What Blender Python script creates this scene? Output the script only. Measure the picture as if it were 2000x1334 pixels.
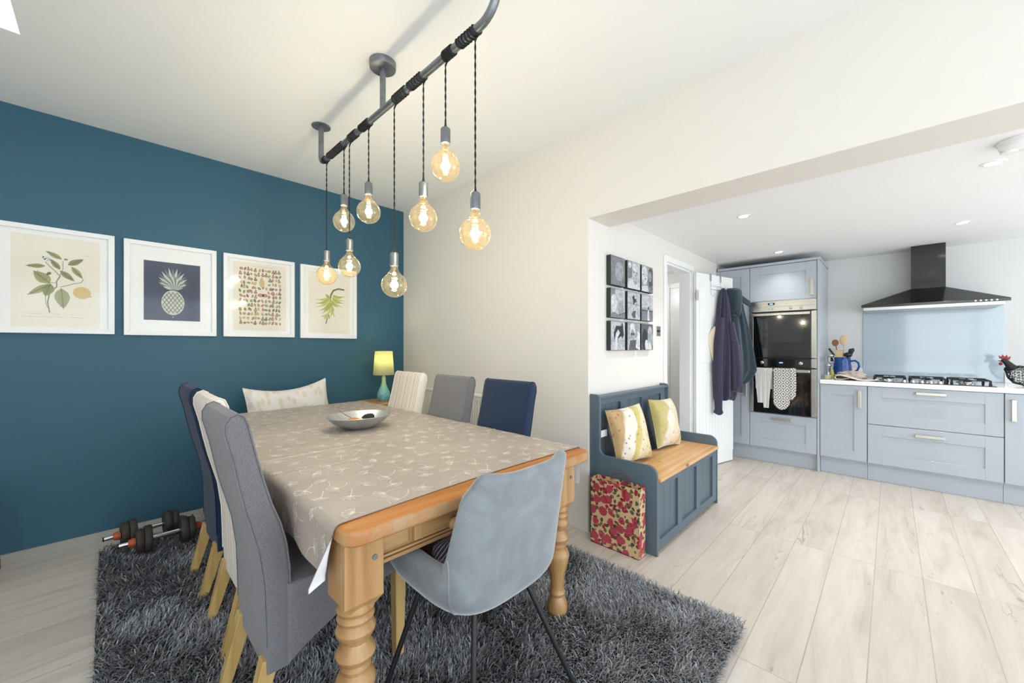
import bpy, bmesh, math, random
import numpy as np
from mathutils import Vector, Matrix, noise
R = math.radians
PI = math.pi
random.seed(7)
scene = bpy.context.scene
COL = scene.collection
for o in list(bpy.data.objects): bpy.data.objects.remove(o)

# ------------------------------------------------------------------ camera
cam_d = bpy.data.cameras.new('camera'); cam = bpy.data.objects.new('camera', cam_d); COL.objects.link(cam)
cam_d.sensor_width = 36; cam_d.lens = 763.6 / 2000 * 36; cam_d.shift_y = 0.005
cam_d.clip_start = 0.05; cam_d.clip_end = 200
cam.location = (0, 0, 1.25); cam.rotation_euler = (R(90), 0, R(44.1 - 90))
scene.camera = cam
# ------------------------------------------------------------------ world and light
scene.view_settings.view_transform = 'Standard'; scene.view_settings.look = 'None'
scene.view_settings.gamma = 1; scene.view_settings.use_curve_mapping = False
scene.view_settings.exposure = 0.52
w = bpy.data.worlds.new('daylight'); scene.world = w; w.use_nodes = True
bg = w.node_tree.nodes['Background']; bg.inputs[0].default_value = (0.86, 0.93, 1, 1); bg.inputs[1].default_value = 1.2
def area(name, loc, rot, sx, sy, power, col=(1, 1, 1)):
    l = bpy.data.lights.new(name, 'AREA'); l.shape = 'RECTANGLE'; l.size = sx; l.size_y = sy
    l.energy = power; l.color = col
    o = bpy.data.objects.new(name, l); COL.objects.link(o); o.location = loc; o.rotation_euler = rot
    return o
area('daylight_patio_doors', (0.4, -2.72, 1.15), (R(90), 0, 0), 3.0, 2.1, 37, (0.72, 0.87, 1.0))
area('daylight_kitchen_doors', (4.0, -2.72, 1.10), (R(90), 0, 0), 2.6, 2.0, 24, (0.90, 0.96, 1.0))
area('fill_side_window', (-1.72, -1.3, 1.35), (R(90), 0, R(-90)), 2.2, 1.7, 24, (0.86, 0.94, 1.0))  # fill light at an added, unseen window; brightens faces turned to this side
area('daylight_skylight', (-0.8, 2.2, 3.1), (0, 0, 0), 0.9, 1.4, 1.2, (0.8, 0.92, 1.0))
sun_d = bpy.data.lights.new('sun', 'SUN'); sun_d.energy = 3.2; sun_d.angle = R(0.6); sun_d.color = (1.0, 0.95, 0.88)
sun = bpy.data.objects.new('sun', sun_d); COL.objects.link(sun); sun.rotation_euler = (R(36), 0, R(34))

# ------------------------------------------------------------------ helpers
def lin(c):
    c = c / 255.0
    return c / 12.92 if c <= 0.04045 else ((c + 0.055) / 1.055) ** 2.4
def rgb(t): return (lin(t[0]), lin(t[1]), lin(t[2]), 1)
class NT:
    def __init__(s, m): s.t = m.node_tree; s.t.nodes.clear()
    def n(s, ty, **k):
        d = s.t.nodes.new(ty)
        for a, b in k.items():
            if a.startswith('i_'):
                key = a[2:]
                d.inputs[int(key) if key.isdigit() else key].default_value = b
            else: setattr(d, a, b)
        return d
    def l(s, a, b): s.t.links.new(a, b)
    def math(s, op, a, b=None, c=None):
        d = s.n('ShaderNodeMath', operation=op)
        for i, v in enumerate((a, b, c)):
            if v is None: continue
            if isinstance(v, (int, float)): d.inputs[i].default_value = v
            else: s.l(v, d.inputs[i])
        return d.outputs[0]
    def mix(s, f, a, b, blend='MIX'):
        d = s.n('ShaderNodeMix', data_type='RGBA', blend_type=blend)
        for i, v in ((0, f), (6, a), (7, b)):
            if isinstance(v, (int, float, tuple)): d.inputs[i].default_value = v
            else: s.l(v, d.inputs[i])
        return d.outputs[2]
    def ramp(s, f, stops, interp='LINEAR'):
        d = s.n('ShaderNodeValToRGB'); e = d.color_ramp.elements; d.color_ramp.interpolation = interp
        while len(e) > 1: e.remove(e[0])
        e[0].position = stops[0][0]; e[0].color = stops[0][1]
        for p, c in stops[1:]:
            x = e.new(p); x.color = c
        s.l(f, d.inputs[0]); return d.outputs[0]
    def coord(s, scale=(1, 1, 1), kind='Object', loc=(0, 0, 0)):
        if kind == 'World': src = s.n('ShaderNodeNewGeometry').outputs['Position']
        else: src = s.n('ShaderNodeTexCoord').outputs[kind]
        m = s.n('ShaderNodeMapping'); m.inputs['Scale'].default_value = scale; m.inputs['Location'].default_value = loc
        s.l(src, m.inputs[0]); return m.outputs[0]
    def noise(s, vec, scale=5, detail=3, rough=0.5, out=0, dist=0):
        d = s.n('ShaderNodeTexNoise'); d.inputs['Scale'].default_value = scale; d.inputs['Detail'].default_value = detail
        d.inputs['Roughness'].default_value = rough; d.inputs['Distortion'].default_value = dist
        s.l(vec, d.inputs['Vector']); return d.outputs[out]
def mat(name, col, rough=0.5, metal=0.0, var=0.0, vscale=6, bump=0.0, bscale=60, spec=None, emit=None, es=1, sheen=0, coat=0, vs=(1, 1, 1), trans=0):
    m = bpy.data.materials.new(name); m.use_nodes = True; t = NT(m)
    b = t.n('ShaderNodeBsdfPrincipled'); o = t.n('ShaderNodeOutputMaterial'); t.l(b.outputs[0], o.inputs[0])
    b.inputs['Base Color'].default_value = rgb(col); b.inputs['Roughness'].default_value = rough; b.inputs['Metallic'].default_value = metal
    if spec is not None: b.inputs['Specular IOR Level'].default_value = spec
    if sheen: b.inputs['Sheen Weight'].default_value = sheen; b.inputs['Sheen Roughness'].default_value = 0.4
    if coat: b.inputs['Coat Weight'].default_value = coat; b.inputs['Coat Roughness'].default_value = 0.08
    if trans: b.inputs['Transmission Weight'].default_value = trans
    if emit: b.inputs['Emission Color'].default_value = rgb(emit); b.inputs['Emission Strength'].default_value = es
    v = None
    if var:
        v = t.coord(vs)
        f = t.noise(v, vscale, 4, 0.6)
        c = rgb(col)
        lo = tuple(max(0, x * (1 - var)) for x in c[:3]) + (1,); hi = tuple(min(1, x * (1 + var)) for x in c[:3]) + (1,)
        t.l(t.ramp(f, [(0.3, lo), (0.7, hi)]), b.inputs['Base Color'])
    if bump:
        v = v or t.coord(vs)
        bp = t.n('ShaderNodeBump'); bp.inputs['Strength'].default_value = bump; bp.inputs['Distance'].default_value = 0.01
        t.l(t.noise(v, bscale, 3, 0.6), bp.inputs['Height']); t.l(bp.outputs[0], b.inputs['Normal'])
    m['t'] = 1
    return m
def shader(name):
    m = bpy.data.materials.new(name); m.use_nodes = True; t = NT(m)
    b = t.n('ShaderNodeBsdfPrincipled'); o = t.n('ShaderNodeOutputMaterial'); t.l(b.outputs[0], o.inputs[0])
    return m, t, b
def bump(t, b, h, strength=0.3, dist=0.01):
    bp = t.n('ShaderNodeBump'); bp.inputs['Strength'].default_value = strength; bp.inputs['Distance'].default_value = dist
    t.l(h, bp.inputs['Height']); t.l(bp.outputs[0], b.inputs['Normal'])

class G:
    """collects shapes, builds one mesh object"""
    def __init__(s): s.v = []; s.f = []; s.m = []; s.cur = 0
    def add(s, vs, fs):
        k = len(s.v); s.v += [tuple(p) for p in vs]
        for f in fs: s.f.append(tuple(i + k for i in f)); s.m.append(s.cur)
        return s
    def box(s, x0, x1, y0, y1, z0, z1):
        if x0 > x1: x0, x1 = x1, x0
        if y0 > y1: y0, y1 = y1, y0
        if z0 > z1: z0, z1 = z1, z0
        v = [(x, y, z) for x in (x0, x1) for y in (y0, y1) for z in (z0, z1)]
        return s.add(v, [(0, 1, 3, 2), (4, 6, 7, 5), (0, 4, 5, 1), (2, 3, 7, 6), (0, 2, 6, 4), (1, 5, 7, 3)])
    def taper(s, p0, p1, a0, a1):
        """square post from p0 (half sizes a0) to p1 (half sizes a1)"""
        v = []
        for p, a in ((p0, a0), (p1, a1)):
            for sx, sy in ((-1, -1), (1, -1), (1, 1), (-1, 1)): v.append((p[0] + sx * a[0], p[1] + sy * a[1], p[2]))
        return s.add(v, [(3, 2, 1, 0), (4, 5, 6, 7), (0, 1, 5, 4), (1, 2, 6, 5), (2, 3, 7, 6), (3, 0, 4, 7)])
    def prism(s, poly, axis, a, b):
        """poly in the two other axes (order x,y,z without axis), extruded a..b"""
        n = len(poly)
        def P(p, t):
            q = list(p); q.insert(axis, t); return tuple(q)
        v = [P(p, a) for p in poly] + [P(p, b) for p in poly]
        return s.add(v, [tuple(range(n))[::-1], tuple(range(n, 2 * n))] + [(i, (i + 1) % n, n + (i + 1) % n, n + i) for i in range(n)])
    def rprism(s, poly, axis, a, b, r, n=3):
        """extruded outline with rounded rims"""
        N = len(poly); P2 = [Vector(p) for p in poly]
        ar = sum(P2[i].x * P2[(i + 1) % N].y - P2[(i + 1) % N].x * P2[i].y for i in range(N))
        sg = 1 if ar > 0 else -1
        nrm = []
        for i in range(N):
            d = (P2[(i + 1) % N] - P2[i]).normalized() + (P2[i] - P2[i - 1]).normalized()
            if d.length < 1e-6: d = Vector((1, 0))
            d.normalize(); nrm.append(Vector((-d.y, d.x)) * sg)
        rings = []
        for k in range(n + 1):
            t = PI / 2 * k / n; rings.append((a + r - r * math.sin(t), r * (1 - math.cos(t))))
        rings = rings[::-1]
        rings += [(b - (q - a), d) for q, d in rings[::-1]]
        v = []
        for q, d in rings:
            for i in range(N):
                p = P2[i] + nrm[i] * d; c = [p.x, p.y]; c.insert(axis, q); v.append(tuple(c))
        f = [tuple(range(N))[::-1], tuple(range((len(rings) - 1) * N, len(rings) * N))]
        for k in range(len(rings) - 1):
            for i in range(N):
                j = (i + 1) % N; f.append((k * N + i, k * N + j, (k + 1) * N + j, (k + 1) * N + i))
        return s.add(v, f)
    def lathe(s, prof, c=(0, 0, 0), n=32, axis=2, sq=1.0, cap=True):
        v = []; f = []
        for r, z in prof:
            for i in range(n):
                a = 2 * PI * i / n; p = [r * math.cos(a), r * sq * math.sin(a)]; p.insert(axis, z)
                v.append((p[0] + c[0], p[1] + c[1], p[2] + c[2]))
        for k in range(len(prof) - 1):
            for i in range(n):
                j = (i + 1) % n; f.append((k * n + i, k * n + j, (k + 1) * n + j, (k + 1) * n + i))
        if cap:
            if prof[0][0] > 1e-5: f.append(tuple(range(n))[::-1])
            if prof[-1][0] > 1e-5: f.append(tuple(range((len(prof) - 1) * n, len(prof) * n)))
        return s.add(v, f)
    def tube(s, path, r, n=8, cap=True):
        P = [Vector(p) for p in path]; m = len(P); v = []; f = []
        rr = r if isinstance(r, (list, tuple)) else [r] * m
        up = None
        for i in range(m):
            t = (P[min(i + 1, m - 1)] - P[max(i - 1, 0)])
            t = t.normalized() if t.length > 1e-9 else Vector((0, 0, 1))
            if up is None: up = t.orthogonal().normalized()
            else:
                up = up - t * up.dot(t)
                up = up.normalized() if up.length > 1e-6 else t.orthogonal().normalized()
            q = t.cross(up)
            for k in range(n):
                a = 2 * PI * k / n; v.append(tuple(P[i] + (up * math.cos(a) + q * math.sin(a)) * rr[i]))
        for i in range(m - 1):
            for k in range(n):
                j = (k + 1) % n; f.append((i * n + k, i * n + j, (i + 1) * n + j, (i + 1) * n + k))
        if cap: f += [tuple(range(n))[::-1], tuple(range((m - 1) * n, m * n))]
        return s.add(v, f)
    def grid(s, fn, nu, nv, cu=False, flip=False):
        v = [fn(i / (nu if cu else nu - 1), j / (nv - 1)) for j in range(nv) for i in range(nu)]
        f = []
        for j in range(nv - 1):
            for i in range(nu if cu else nu - 1):
                a = j * nu + i; b = j * nu + (i + 1) % nu
                q = (a, b, b + nu, a + nu); f.append(q[::-1] if flip else q)
        return s.add(v, f)
    def ball(s, c, r, n=16, m=10, fn=None):
        if isinstance(r, (int, float)): r = (r, r, r)
        def F(u, t):
            a = 2 * PI * u; b = -PI / 2 + PI * t
            p = Vector((math.cos(a) * math.cos(b), math.sin(a) * math.cos(b), math.sin(b)))
            k = fn(p) if fn else 1
            return (c[0] + p.x * r[0] * k, c[1] + p.y * r[1] * k, c[2] + p.z * r[2] * k)
        return s.grid(F, n, m, cu=True)
    def poly(s, pts): return s.add(pts, [tuple(range(len(pts)))])
    def build(s, name, mats, parent=None, smooth=None, bevel=0, seg=2, world=True, loc=None):
        me = bpy.data.meshes.new(name)
        vs = s.v
        if parent is not None and world:
            L = parent.location; vs = [(a - L.x, b - L.y, c - L.z) for a, b, c in vs]
        if loc is not None: vs = [(a - loc[0], b - loc[1], c - loc[2]) for a, b, c in vs]
        me.from_pydata(vs, [], s.f)
        for m in (mats if isinstance(mats, (list, tuple)) else [mats]): me.materials.append(m)
        if any(s.m): me.polygons.foreach_set('material_index', s.m)
        bm = bmesh.new(); bm.from_mesh(me)
        if bevel:
            e = [x for x in bm.edges if len(x.link_faces) == 2 and x.calc_face_angle(0) > 0.6]
            bmesh.ops.bevel(bm, geom=e, offset=bevel, segments=seg, affect='EDGES', profile=0.5, clamp_overlap=True)
        bmesh.ops.recalc_face_normals(bm, faces=bm.faces)
        bm.to_mesh(me); bm.free()
        if smooth is not None:
            me.polygons.foreach_set('use_smooth', [True] * len(me.polygons))
            me.set_sharp_from_angle(angle=R(smooth))
        o = bpy.data.objects.new(name, me); COL.objects.link(o)
        if parent is not None: o.parent = parent
        if loc is not None: o.location = loc
        return o
def tag(o, label, cat, group=None, kind=None):
    o['label'] = label; o['category'] = cat
    if group: o['group'] = group
    if kind: o['kind'] = kind
    return o
def thing(name, label, cat, loc=(0, 0, 0), rz=0, group=None):
    o = bpy.data.objects.new(name, None); COL.objects.link(o); o.location = loc; o.rotation_euler = (0, 0, rz)
    o.empty_display_size = 0.1
    return tag(o, label, cat, group)
def struct(g, name, m, smooth=None, bevel=0, label=None, cat=None):
    o = g.build(name, m, smooth=smooth, bevel=bevel); o['kind'] = 'structure'
    o['label'] = label or name.replace('_', ' '); o['category'] = cat or name.split('_')[0]
    return o
def dup(root, loc=None, rz=None, label=None):
    r = root.copy(); COL.objects.link(r)
    if loc is not None: r.location = loc
    if rz is not None: r.rotation_euler = (0, 0, rz)
    if label: r['label'] = label
    for ch in root.children:
        c = ch.copy(); COL.objects.link(c); c.parent = r
        for g in ch.children:
            d = g.copy(); COL.objects.link(d); d.parent = c
            for h in g.children:
                e = h.copy(); COL.objects.link(e); e.parent = d
    return r
def setmat(root, a, b):
    """give the parts of a thing that use material a their own mesh with material b"""
    for c in root.children_recursive:
        if c.type == 'MESH' and a.name in [m.name for m in c.data.materials]:
            c.data = c.data.copy()
            for i, m in enumerate(c.data.materials):
                if m.name == a.name: c.data.materials[i] = b
def ell(cx, cz, rx, rz, n=20, rot=0, a0=0, a1=2 * PI):
    out = []
    for i in range(n):
        a = a0 + (a1 - a0) * i / (n if a1 - a0 > 6.2 else n - 1); x = rx * math.cos(a); z = rz * math.sin(a)
        out.append((cx + x * math.cos(rot) - z * math.sin(rot), cz + x * math.sin(rot) + z * math.cos(rot)))
    return out
def leafp(x, z, ang, L, W, n=8, bend=0):
    """leaf outline from its stalk point"""
    out = []
    for s in (1, -1):
        for i in range(n + 1):
            t = i / n if s == 1 else 1 - i / n
            wd = W * math.sin(PI * t ** 0.8) * 0.5 * s
            a = t * L; b = wd + bend * math.sin(PI * t) * L
            out.append((x + a * math.cos(ang) - b * math.sin(ang), z + a * math.sin(ang) + b * math.cos(ang)))
    return out[:-1][:n + 1] + out[n + 2:-1]
def strip2(pts, w):
    """2d polyline to a polygon of width w"""
    L = []; Rr = []; n = len(pts)
    for i, p in enumerate(pts):
        a = Vector(pts[max(i - 1, 0)]); b = Vector(pts[min(i + 1, n - 1)]); d = (b - a)
        d = d.normalized() if d.length > 1e-9 else Vector((1, 0))
        k = w if not isinstance(w, (list, tuple)) else w[i]
        q = Vector((-d.y, d.x)) * k * 0.5
        L.append((p[0] + q.x, p[1] + q.y)); Rr.append((p[0] - q.x, p[1] - q.y))
    return L + Rr[::-1]

# ------------------------------------------------------------------ materials
M = {}
M['teal'] = mat('teal_paint', (47, 93, 114), 0.55, bump=0.03, bscale=300)
M['beige'] = mat('warm_white_paint', (230, 225, 218), 0.7, bump=0.02, bscale=300)
M['cool'] = mat('soft_white_paint', (226, 227, 226), 0.7, bump=0.02, bscale=300)
M['ceil'] = mat('ceiling_paint', (244, 244, 244), 0.8, bump=0.02, bscale=300)
M['gloss_white'] = mat('white_gloss_paint', (243, 244, 244), 0.25)
M['frame_white'] = mat('white_frame_wood', (242, 242, 242), 0.35)
M['unit'] = mat('pale_grey_lacquer', (178, 187, 195), 0.28, coat=0.3)
M['unit_shadow'] = mat('grey_plinth', (150, 160, 170), 0.35)
M['quartz'] = mat('white_quartz', (247, 247, 247), 0.12, var=0.02, vscale=80)
M['steel'] = mat('brushed_steel', (205, 203, 200), 0.26, 1.0, var=0.06, vscale=40, vs=(1, 0.03, 1))
M['chrome'] = mat('chrome', (225, 225, 225), 0.12, 1.0)
M['satin'] = mat('satin_nickel', (208, 202, 192), 0.32, 1.0)
M['blackglass'] = mat('black_glass', (8, 9, 10), 0.03, coat=1.0)
M['black'] = mat('black_plastic', (16, 16, 18), 0.35)
M['blackiron'] = mat('black_iron', (24, 25, 27), 0.5)
M['blackgloss'] = mat('black_gloss_metal', (14, 15, 17), 0.12, coat=0.8)
M['splash'] = mat('pale_blue_glass', (183, 200, 209), 0.07, coat=0.6)
M['bench'] = mat('slate_blue_paint', (86, 102, 113), 0.42, var=0.04, vscale=3)
M['galv'] = mat('galvanised_steel', (132, 137, 142), 0.42, 0.85, var=0.18, vscale=25, bump=0.1, bscale=90)
M['cord'] = mat('black_twisted_cord', (28, 28, 30), 0.7, bump=0.5, bscale=500)
M['rubber'] = mat('cast_iron', (58, 51, 46), 0.6, var=0.15, vscale=30, bump=0.2, bscale=150)
M['orange'] = mat('orange_plastic', (186, 84, 48), 0.45)
M['white_fabric'] = mat('white_fabric', (242, 241, 238), 0.85, bump=0.2, bscale=400)
M['brown'] = mat('brown_wood', (104, 62, 40), 0.4, var=0.2, vscale=12, vs=(1, 1, 0.1))
M['red'] = mat('red_enamel', (150, 32, 40), 0.4)
M['bulbwhite'] = mat('lamp_diffuser', (255, 250, 240), 0.4, emit=(255, 236, 205), es=5)

def wood(name, c0, c1, c2, ax=(1, 12, 12), rough=0.35, sc=1.6, coat=0.2, knots=True, worn=None):
    m, t, b = shader(name)
    v = t.coord(ax); n1 = t.noise(v, sc, 5, 0.6, dist=0.6)
    w = t.n('ShaderNodeTexWave'); w.wave_type = 'BANDS'; w.bands_direction = 'Y' if ax[0] == 1 else ('X' if ax[1] == 1 else 'X')
    w.inputs['Scale'].default_value = .45; w.inputs['Distortion'].default_value = 9; w.inputs['Detail'].default_value = 4; w.inputs['Detail Scale'].default_value = .7
    t.l(v, w.inputs['Vector'])
    f = t.math('ADD', t.math('MULTIPLY', n1, 0.84), t.math('MULTIPLY', w.outputs[1], 0.16))
    c = t.ramp(f, [(0.25, rgb(c0)), (0.5, rgb(c1)), (0.78, rgb(c2))])
    if knots:
        k = t.n('ShaderNodeTexVoronoi'); k.inputs['Scale'].default_value = 5
        t.l(t.coord(tuple(0.5 if a == 1 else 1.2 for a in ax)), k.inputs['Vector'])
        kf = t.ramp(k.outputs[0], [(0.03, (1, 1, 1, 1)), (0.09, (0, 0, 0, 1))])
        c = t.mix(kf, c, rgb(tuple(x * 0.55 for x in c0)))
    if worn:
        nn = t.n('ShaderNodeSeparateXYZ'); gm = t.n('ShaderNodeNewGeometry'); t.l(gm.outputs['Normal'], nn.inputs[0])
        ff = t.math('MULTIPLY', t.ramp(t.math('ABSOLUTE', nn.outputs[2]), [(.55, (1, 1, 1, 1)), (.92, (0, 0, 0, 1))]), t.ramp(t.noise(t.coord((1, 1, 1)), 22, 5, .7), [(.38, (.25, .25, .25, 1)), (.60, (.8, .8, .8, 1))]))
        c = t.mix(ff, c, rgb(worn))
    t.l(c, b.inputs['Base Color']); b.inputs['Roughness'].default_value = rough
    b.inputs['Coat Weight'].default_value = coat; b.inputs['Coat Roughness'].default_value = 0.15
    bump(t, b, f, 0.12, 0.004); return m
M['pine_top'] = wood('waxed_pine', (158, 90, 30), (186, 116, 42), (204, 138, 60), (1, 14, 14), rough=0.5, coat=0.04, worn=(176, 150, 116))
M['pine_top_y'] = wood('waxed_pine_lid', (196, 142, 88), (218, 168, 112), (232, 190, 138), (1, 12, 12))
M['pine_leg'] = wood('worn_pine', (140, 98, 54), (176, 134, 84), (196, 158, 112), (12, 12, 1), rough=0.45)
M['pine_rail'] = wood('worn_pine_rail', (140, 102, 60), (182, 142, 94), (202, 166, 122), (1, 12, 12), rough=0.5)
M['oak'] = wood('pale_oak_leg', (186, 148, 84), (206, 172, 108), (220, 188, 128), (14, 14, 1), rough=0.4, knots=False)
M['spoon'] = mat('spoon_wood', (214, 184, 142), 0.6, var=0.1)
M['spoon_dark'] = mat('dark_spoon_wood', (158, 108, 62), 0.6, var=0.15)

# floor planks
m, t, b = shader('whitewashed_planks'); M['floor'] = m
v = t.coord((1, 1, 1), 'World', (0.33, -0.065, 0))
br = t.n('ShaderNodeTexBrick'); br.offset = 0.37; br.offset_frequency = 1; br.squash = 1
for k_, x in (('Scale', 1), ('Brick Width', 1.285), ('Row Height', 0.188), ('Mortar Size', 0.0022), ('Mortar Smooth', 0.1), ('Bias', 0)): br.inputs[k_].default_value = x
br.inputs['Color1'].default_value = (0, 0, 0, 1); br.inputs['Color2'].default_value = (1, 1, 1, 1); br.inputs['Mortar'].default_value = (0.5, 0.5, 0.5, 1)
t.l(v, br.inputs['Vector'])
sep = t.n('ShaderNodeSeparateXYZ'); t.l(v, sep.inputs[0])
cmb = t.n('ShaderNodeCombineXYZ')
t.l(t.math('ADD', sep.outputs[0], t.math('MULTIPLY', br.outputs[0], 37.0)), cmb.inputs[0])
t.l(t.math('MULTIPLY', sep.outputs[1], 7.0), cmb.inputs[1]); t.l(t.math('MULTIPLY', br.outputs[0], 11.0), cmb.inputs[2])
g1 = t.noise(cmb.outputs[0], 1.5, 6, 0.62, dist=0.7)
cmb2 = t.n('ShaderNodeVectorMath', operation='MULTIPLY'); t.l(cmb.outputs[0], cmb2.inputs[0]); cmb2.inputs[1].default_value = (1.0, 4.5, 1)
g2 = t.noise(cmb2.outputs[0], 5, 5, 0.7)
g3 = t.noise(cmb.outputs[0], 0.9, 3, 0.5)
c = t.ramp(g1, [(0.25, rgb((186, 175, 163))), (0.42, rgb((208, 198, 187))), (0.58, rgb((217, 208, 198))), (0.8, rgb((225, 217, 209)))])
c = t.mix(t.math('MULTIPLY', t.ramp(g2, [(0.55, (0, 0, 0, 1)), (0.8, (1, 1, 1, 1))]), 0.35), c, rgb((168, 158, 150)))
# cracks: thin dark lines where a stretched noise crosses its middle value
ck = t.math('ABSOLUTE', t.math('SUBTRACT', t.noise(cmb.outputs[0], 0.75, 4, 0.55, dist=1.2), 0.5))
ckm = t.math('MULTIPLY', t.ramp(ck, [(0.0, (1, 1, 1, 1)), (0.006, (0, 0, 0, 1))]), t.ramp(g3, [(0.52, (0, 0, 0, 1)), (0.6, (1, 1, 1, 1))]))
c = t.mix(t.math('MULTIPLY', ckm, 0.55), c, rgb((120, 106, 94)))
kv = t.n('ShaderNodeTexVoronoi'); kv.inputs['Scale'].default_value = 1.5
cm3 = t.n('ShaderNodeVectorMath', operation='MULTIPLY'); t.l(cmb.outputs[0], cm3.inputs[0]); cm3.inputs[1].default_value = (1.6, 0.75, 1)
t.l(cm3.outputs[0], kv.inputs['Vector'])
c = t.mix(t.math('MULTIPLY', t.ramp(kv.outputs[0], [(0.02, (1, 1, 1, 1)), (0.06, (0, 0, 0, 1))]), 0.5), c, rgb((128, 112, 98)))
c = t.mix(t.math('MULTIPLY', br.outputs[0], 0.22), c, rgb((205, 192, 180)), 'MULTIPLY')
c = t.mix(t.math('MULTIPLY', br.outputs[1], 0.45), c, rgb((140, 128, 116)))
t.l(c, b.inputs['Base Color']); b.inputs['Roughness'].default_value = 0.38
bump(t, b, t.math('SUBTRACT', g2, t.math('MULTIPLY', br.outputs[1], 1.5)), 0.10, 0.003)

def fabric(name, c0, c1, sc=760, rough=0.9, strength=0.5, blot=0.0, sheen=0.3, thr=False):
    m, t, b = shader(name)
    a1 = t.noise(t.coord((1, 1, 6)), sc / 3, 2, 0.7); a2 = t.noise(t.coord((6, 6, 1)), sc / 3, 2, 0.7)
    f = t.math('MULTIPLY', t.math('ADD', a1, a2), 0.5)
    c = t.ramp(f, [(0.38, rgb(c0)), (0.62, rgb(c1))])
    if blot: c = t.mix(t.math('MULTIPLY', t.noise(t.coord(), 7, 3), blot), c, rgb(tuple(x * 0.6 for x in c0)))
    t.l(c, b.inputs['Base Color']); b.inputs['Roughness'].default_value = rough
    b.inputs['Sheen Weight'].default_value = sheen; b.inputs['Specular IOR Level'].default_value = 0.2
    bump(t, b, f, strength, 0.003); return m
M['fab_grey'] = fabric('grey_tweed', (84, 82, 86), (146, 144, 148))
M['fab_blue'] = fabric('navy_weave', (24, 38, 60), (42, 62, 92), sheen=0.15)
M['fab_char'] = fabric('charcoal_fabric', (44, 44, 50), (66, 66, 72))
m, t, b = shader('cream_striped_fabric'); M['fab_cream'] = m
v = t.coord((1, 1, 1)); sp = t.n('ShaderNodeSeparateXYZ'); t.l(v, sp.inputs[0])
fr = t.math('FRACT', t.math('MULTIPLY', sp.outputs[1], 9.5))
c = t.ramp(fr, [(0.0, rgb((226, 204, 182))), (0.18, rgb((226, 204, 182))), (0.2, rgb((242, 236, 226))), (0.34, rgb((242, 236, 226))), (0.36, rgb((212, 194, 174))), (0.42, rgb((212, 194, 174))),
               (0.44, rgb((240, 233, 222))), (0.6, rgb((232, 218, 200))), (0.62, rgb((206, 190, 172))), (0.66, rgb((206, 190, 172))), (0.68, rgb((241, 235, 226))), (0.98, rgb((234, 222, 206)))])
t.l(c, b.inputs['Base Color']); b.inputs['Roughness'].default_value = 0.85; b.inputs['Sheen Weight'].default_value = 0.2
bump(t, b, t.noise(t.coord((1, 1, 1)), 300, 2), 0.2, 0.003)
m, t, b = shader('grey_velvet'); M['velvet'] = m
n1 = t.noise(t.coord(), 5, 4, 0.6, dist=1.5)
t.l(t.ramp(n1, [(0.3, rgb((116, 122, 128))), (0.5, rgb((128, 134, 140))), (0.72, rgb((140, 147, 152)))]), b.inputs['Base Color'])
b.inputs['Roughness'].default_value = 0.62; b.inputs['Sheen Weight'].default_value = 0.9; b.inputs['Sheen Roughness'].default_value = 0.35
bump(t, b, t.noise(t.coord(), 350, 2), 0.12, 0.002)
m, t, b = shader('taupe_oilcloth'); M['cloth'] = m
t.l(t.ramp(t.noise(t.coord(), 3, 3), [(0.3, rgb((178, 164, 154))), (0.7, rgb((188, 175, 165)))]), b.inputs['Base Color'])
b.inputs['Roughness'].default_value = 0.42
M['cloth_print'] = mat('cream_print', (234, 227, 217), 0.4)
M['cloth_back'] = mat('white_cloth_backing', (240, 242, 246), 0.6)
m, t, b = shader('shaggy_pile'); M['pile'] = m
at = t.n('ShaderNodeAttribute'); at.attribute_name = 'tuft'
t.l(t.ramp(at.outputs['Fac'], [(0.0, rgb((92, 90, 92))), (0.5, rgb((146, 147, 151))), (1.0, rgb((208, 209, 212)))]), b.inputs['Base Color'])
b.inputs['Roughness'].default_value = 0.75; b.inputs['Specular IOR Level'].default_value = 0.25
M['rugbase'] = mat('rug_backing', (52, 53, 56), 0.95)

def glass_mat(name, tint, glossmin=0.05, rough=0.02, milky=None, edge=0.75):
    """thin clear glass: see-through with a fresnel reflection"""
    m = bpy.data.materials.new(name); m.use_nodes = True; t = NT(m)
    tr = t.n('ShaderNodeBsdfTransparent'); tr.inputs[0].default_value = tint
    gl = t.n('ShaderNodeBsdfGlossy'); gl.inputs['Roughness'].default_value = rough; gl.inputs[0].default_value = (1, 1, 1, 1)
    lw = t.n('ShaderNodeLayerWeight'); lw.inputs[0].default_value = 0.5
    f = t.math('ADD', t.math('MULTIPLY', t.math('POWER', lw.outputs[1], 4.0), edge), 0.04 + glossmin)
    src = tr.outputs[0]
    if milky:
        ml = t.n('ShaderNodeMixShader'); tl = t.n('ShaderNodeBsdfTranslucent'); tl.inputs[0].default_value = milky[1]; ml.inputs[0].default_value = milky[0]
        t.l(tr.outputs[0], ml.inputs[1]); t.l(tl.outputs[0], ml.inputs[2]); src = ml.outputs[0]
    mx = t.n('ShaderNodeMixShader'); t.l(f, mx.inputs[0]); t.l(src, mx.inputs[1]); t.l(gl.outputs[0], mx.inputs[2])
    o = t.n('ShaderNodeOutputMaterial'); t.l(mx.outputs[0], o.inputs[0]); return m
M['glass'] = glass_mat('clear_picture_glass', (1, 1, 1, 1), -0.028, rough=0.08, edge=0.35)
M['pane'] = glass_mat('window_glass', (0.97, 0.99, 0.99, 1), 0.0)
M['amber'] = glass_mat('amber_bulb_glass', (1.0, 0.88, 0.66, 1), 0.06, milky=(0.015, (1.0, 0.72, 0.38, 1)))
M['filament'] = mat('glowing_filament', (255, 220, 160), 0.5, emit=(255, 214, 150), es=45)
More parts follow.
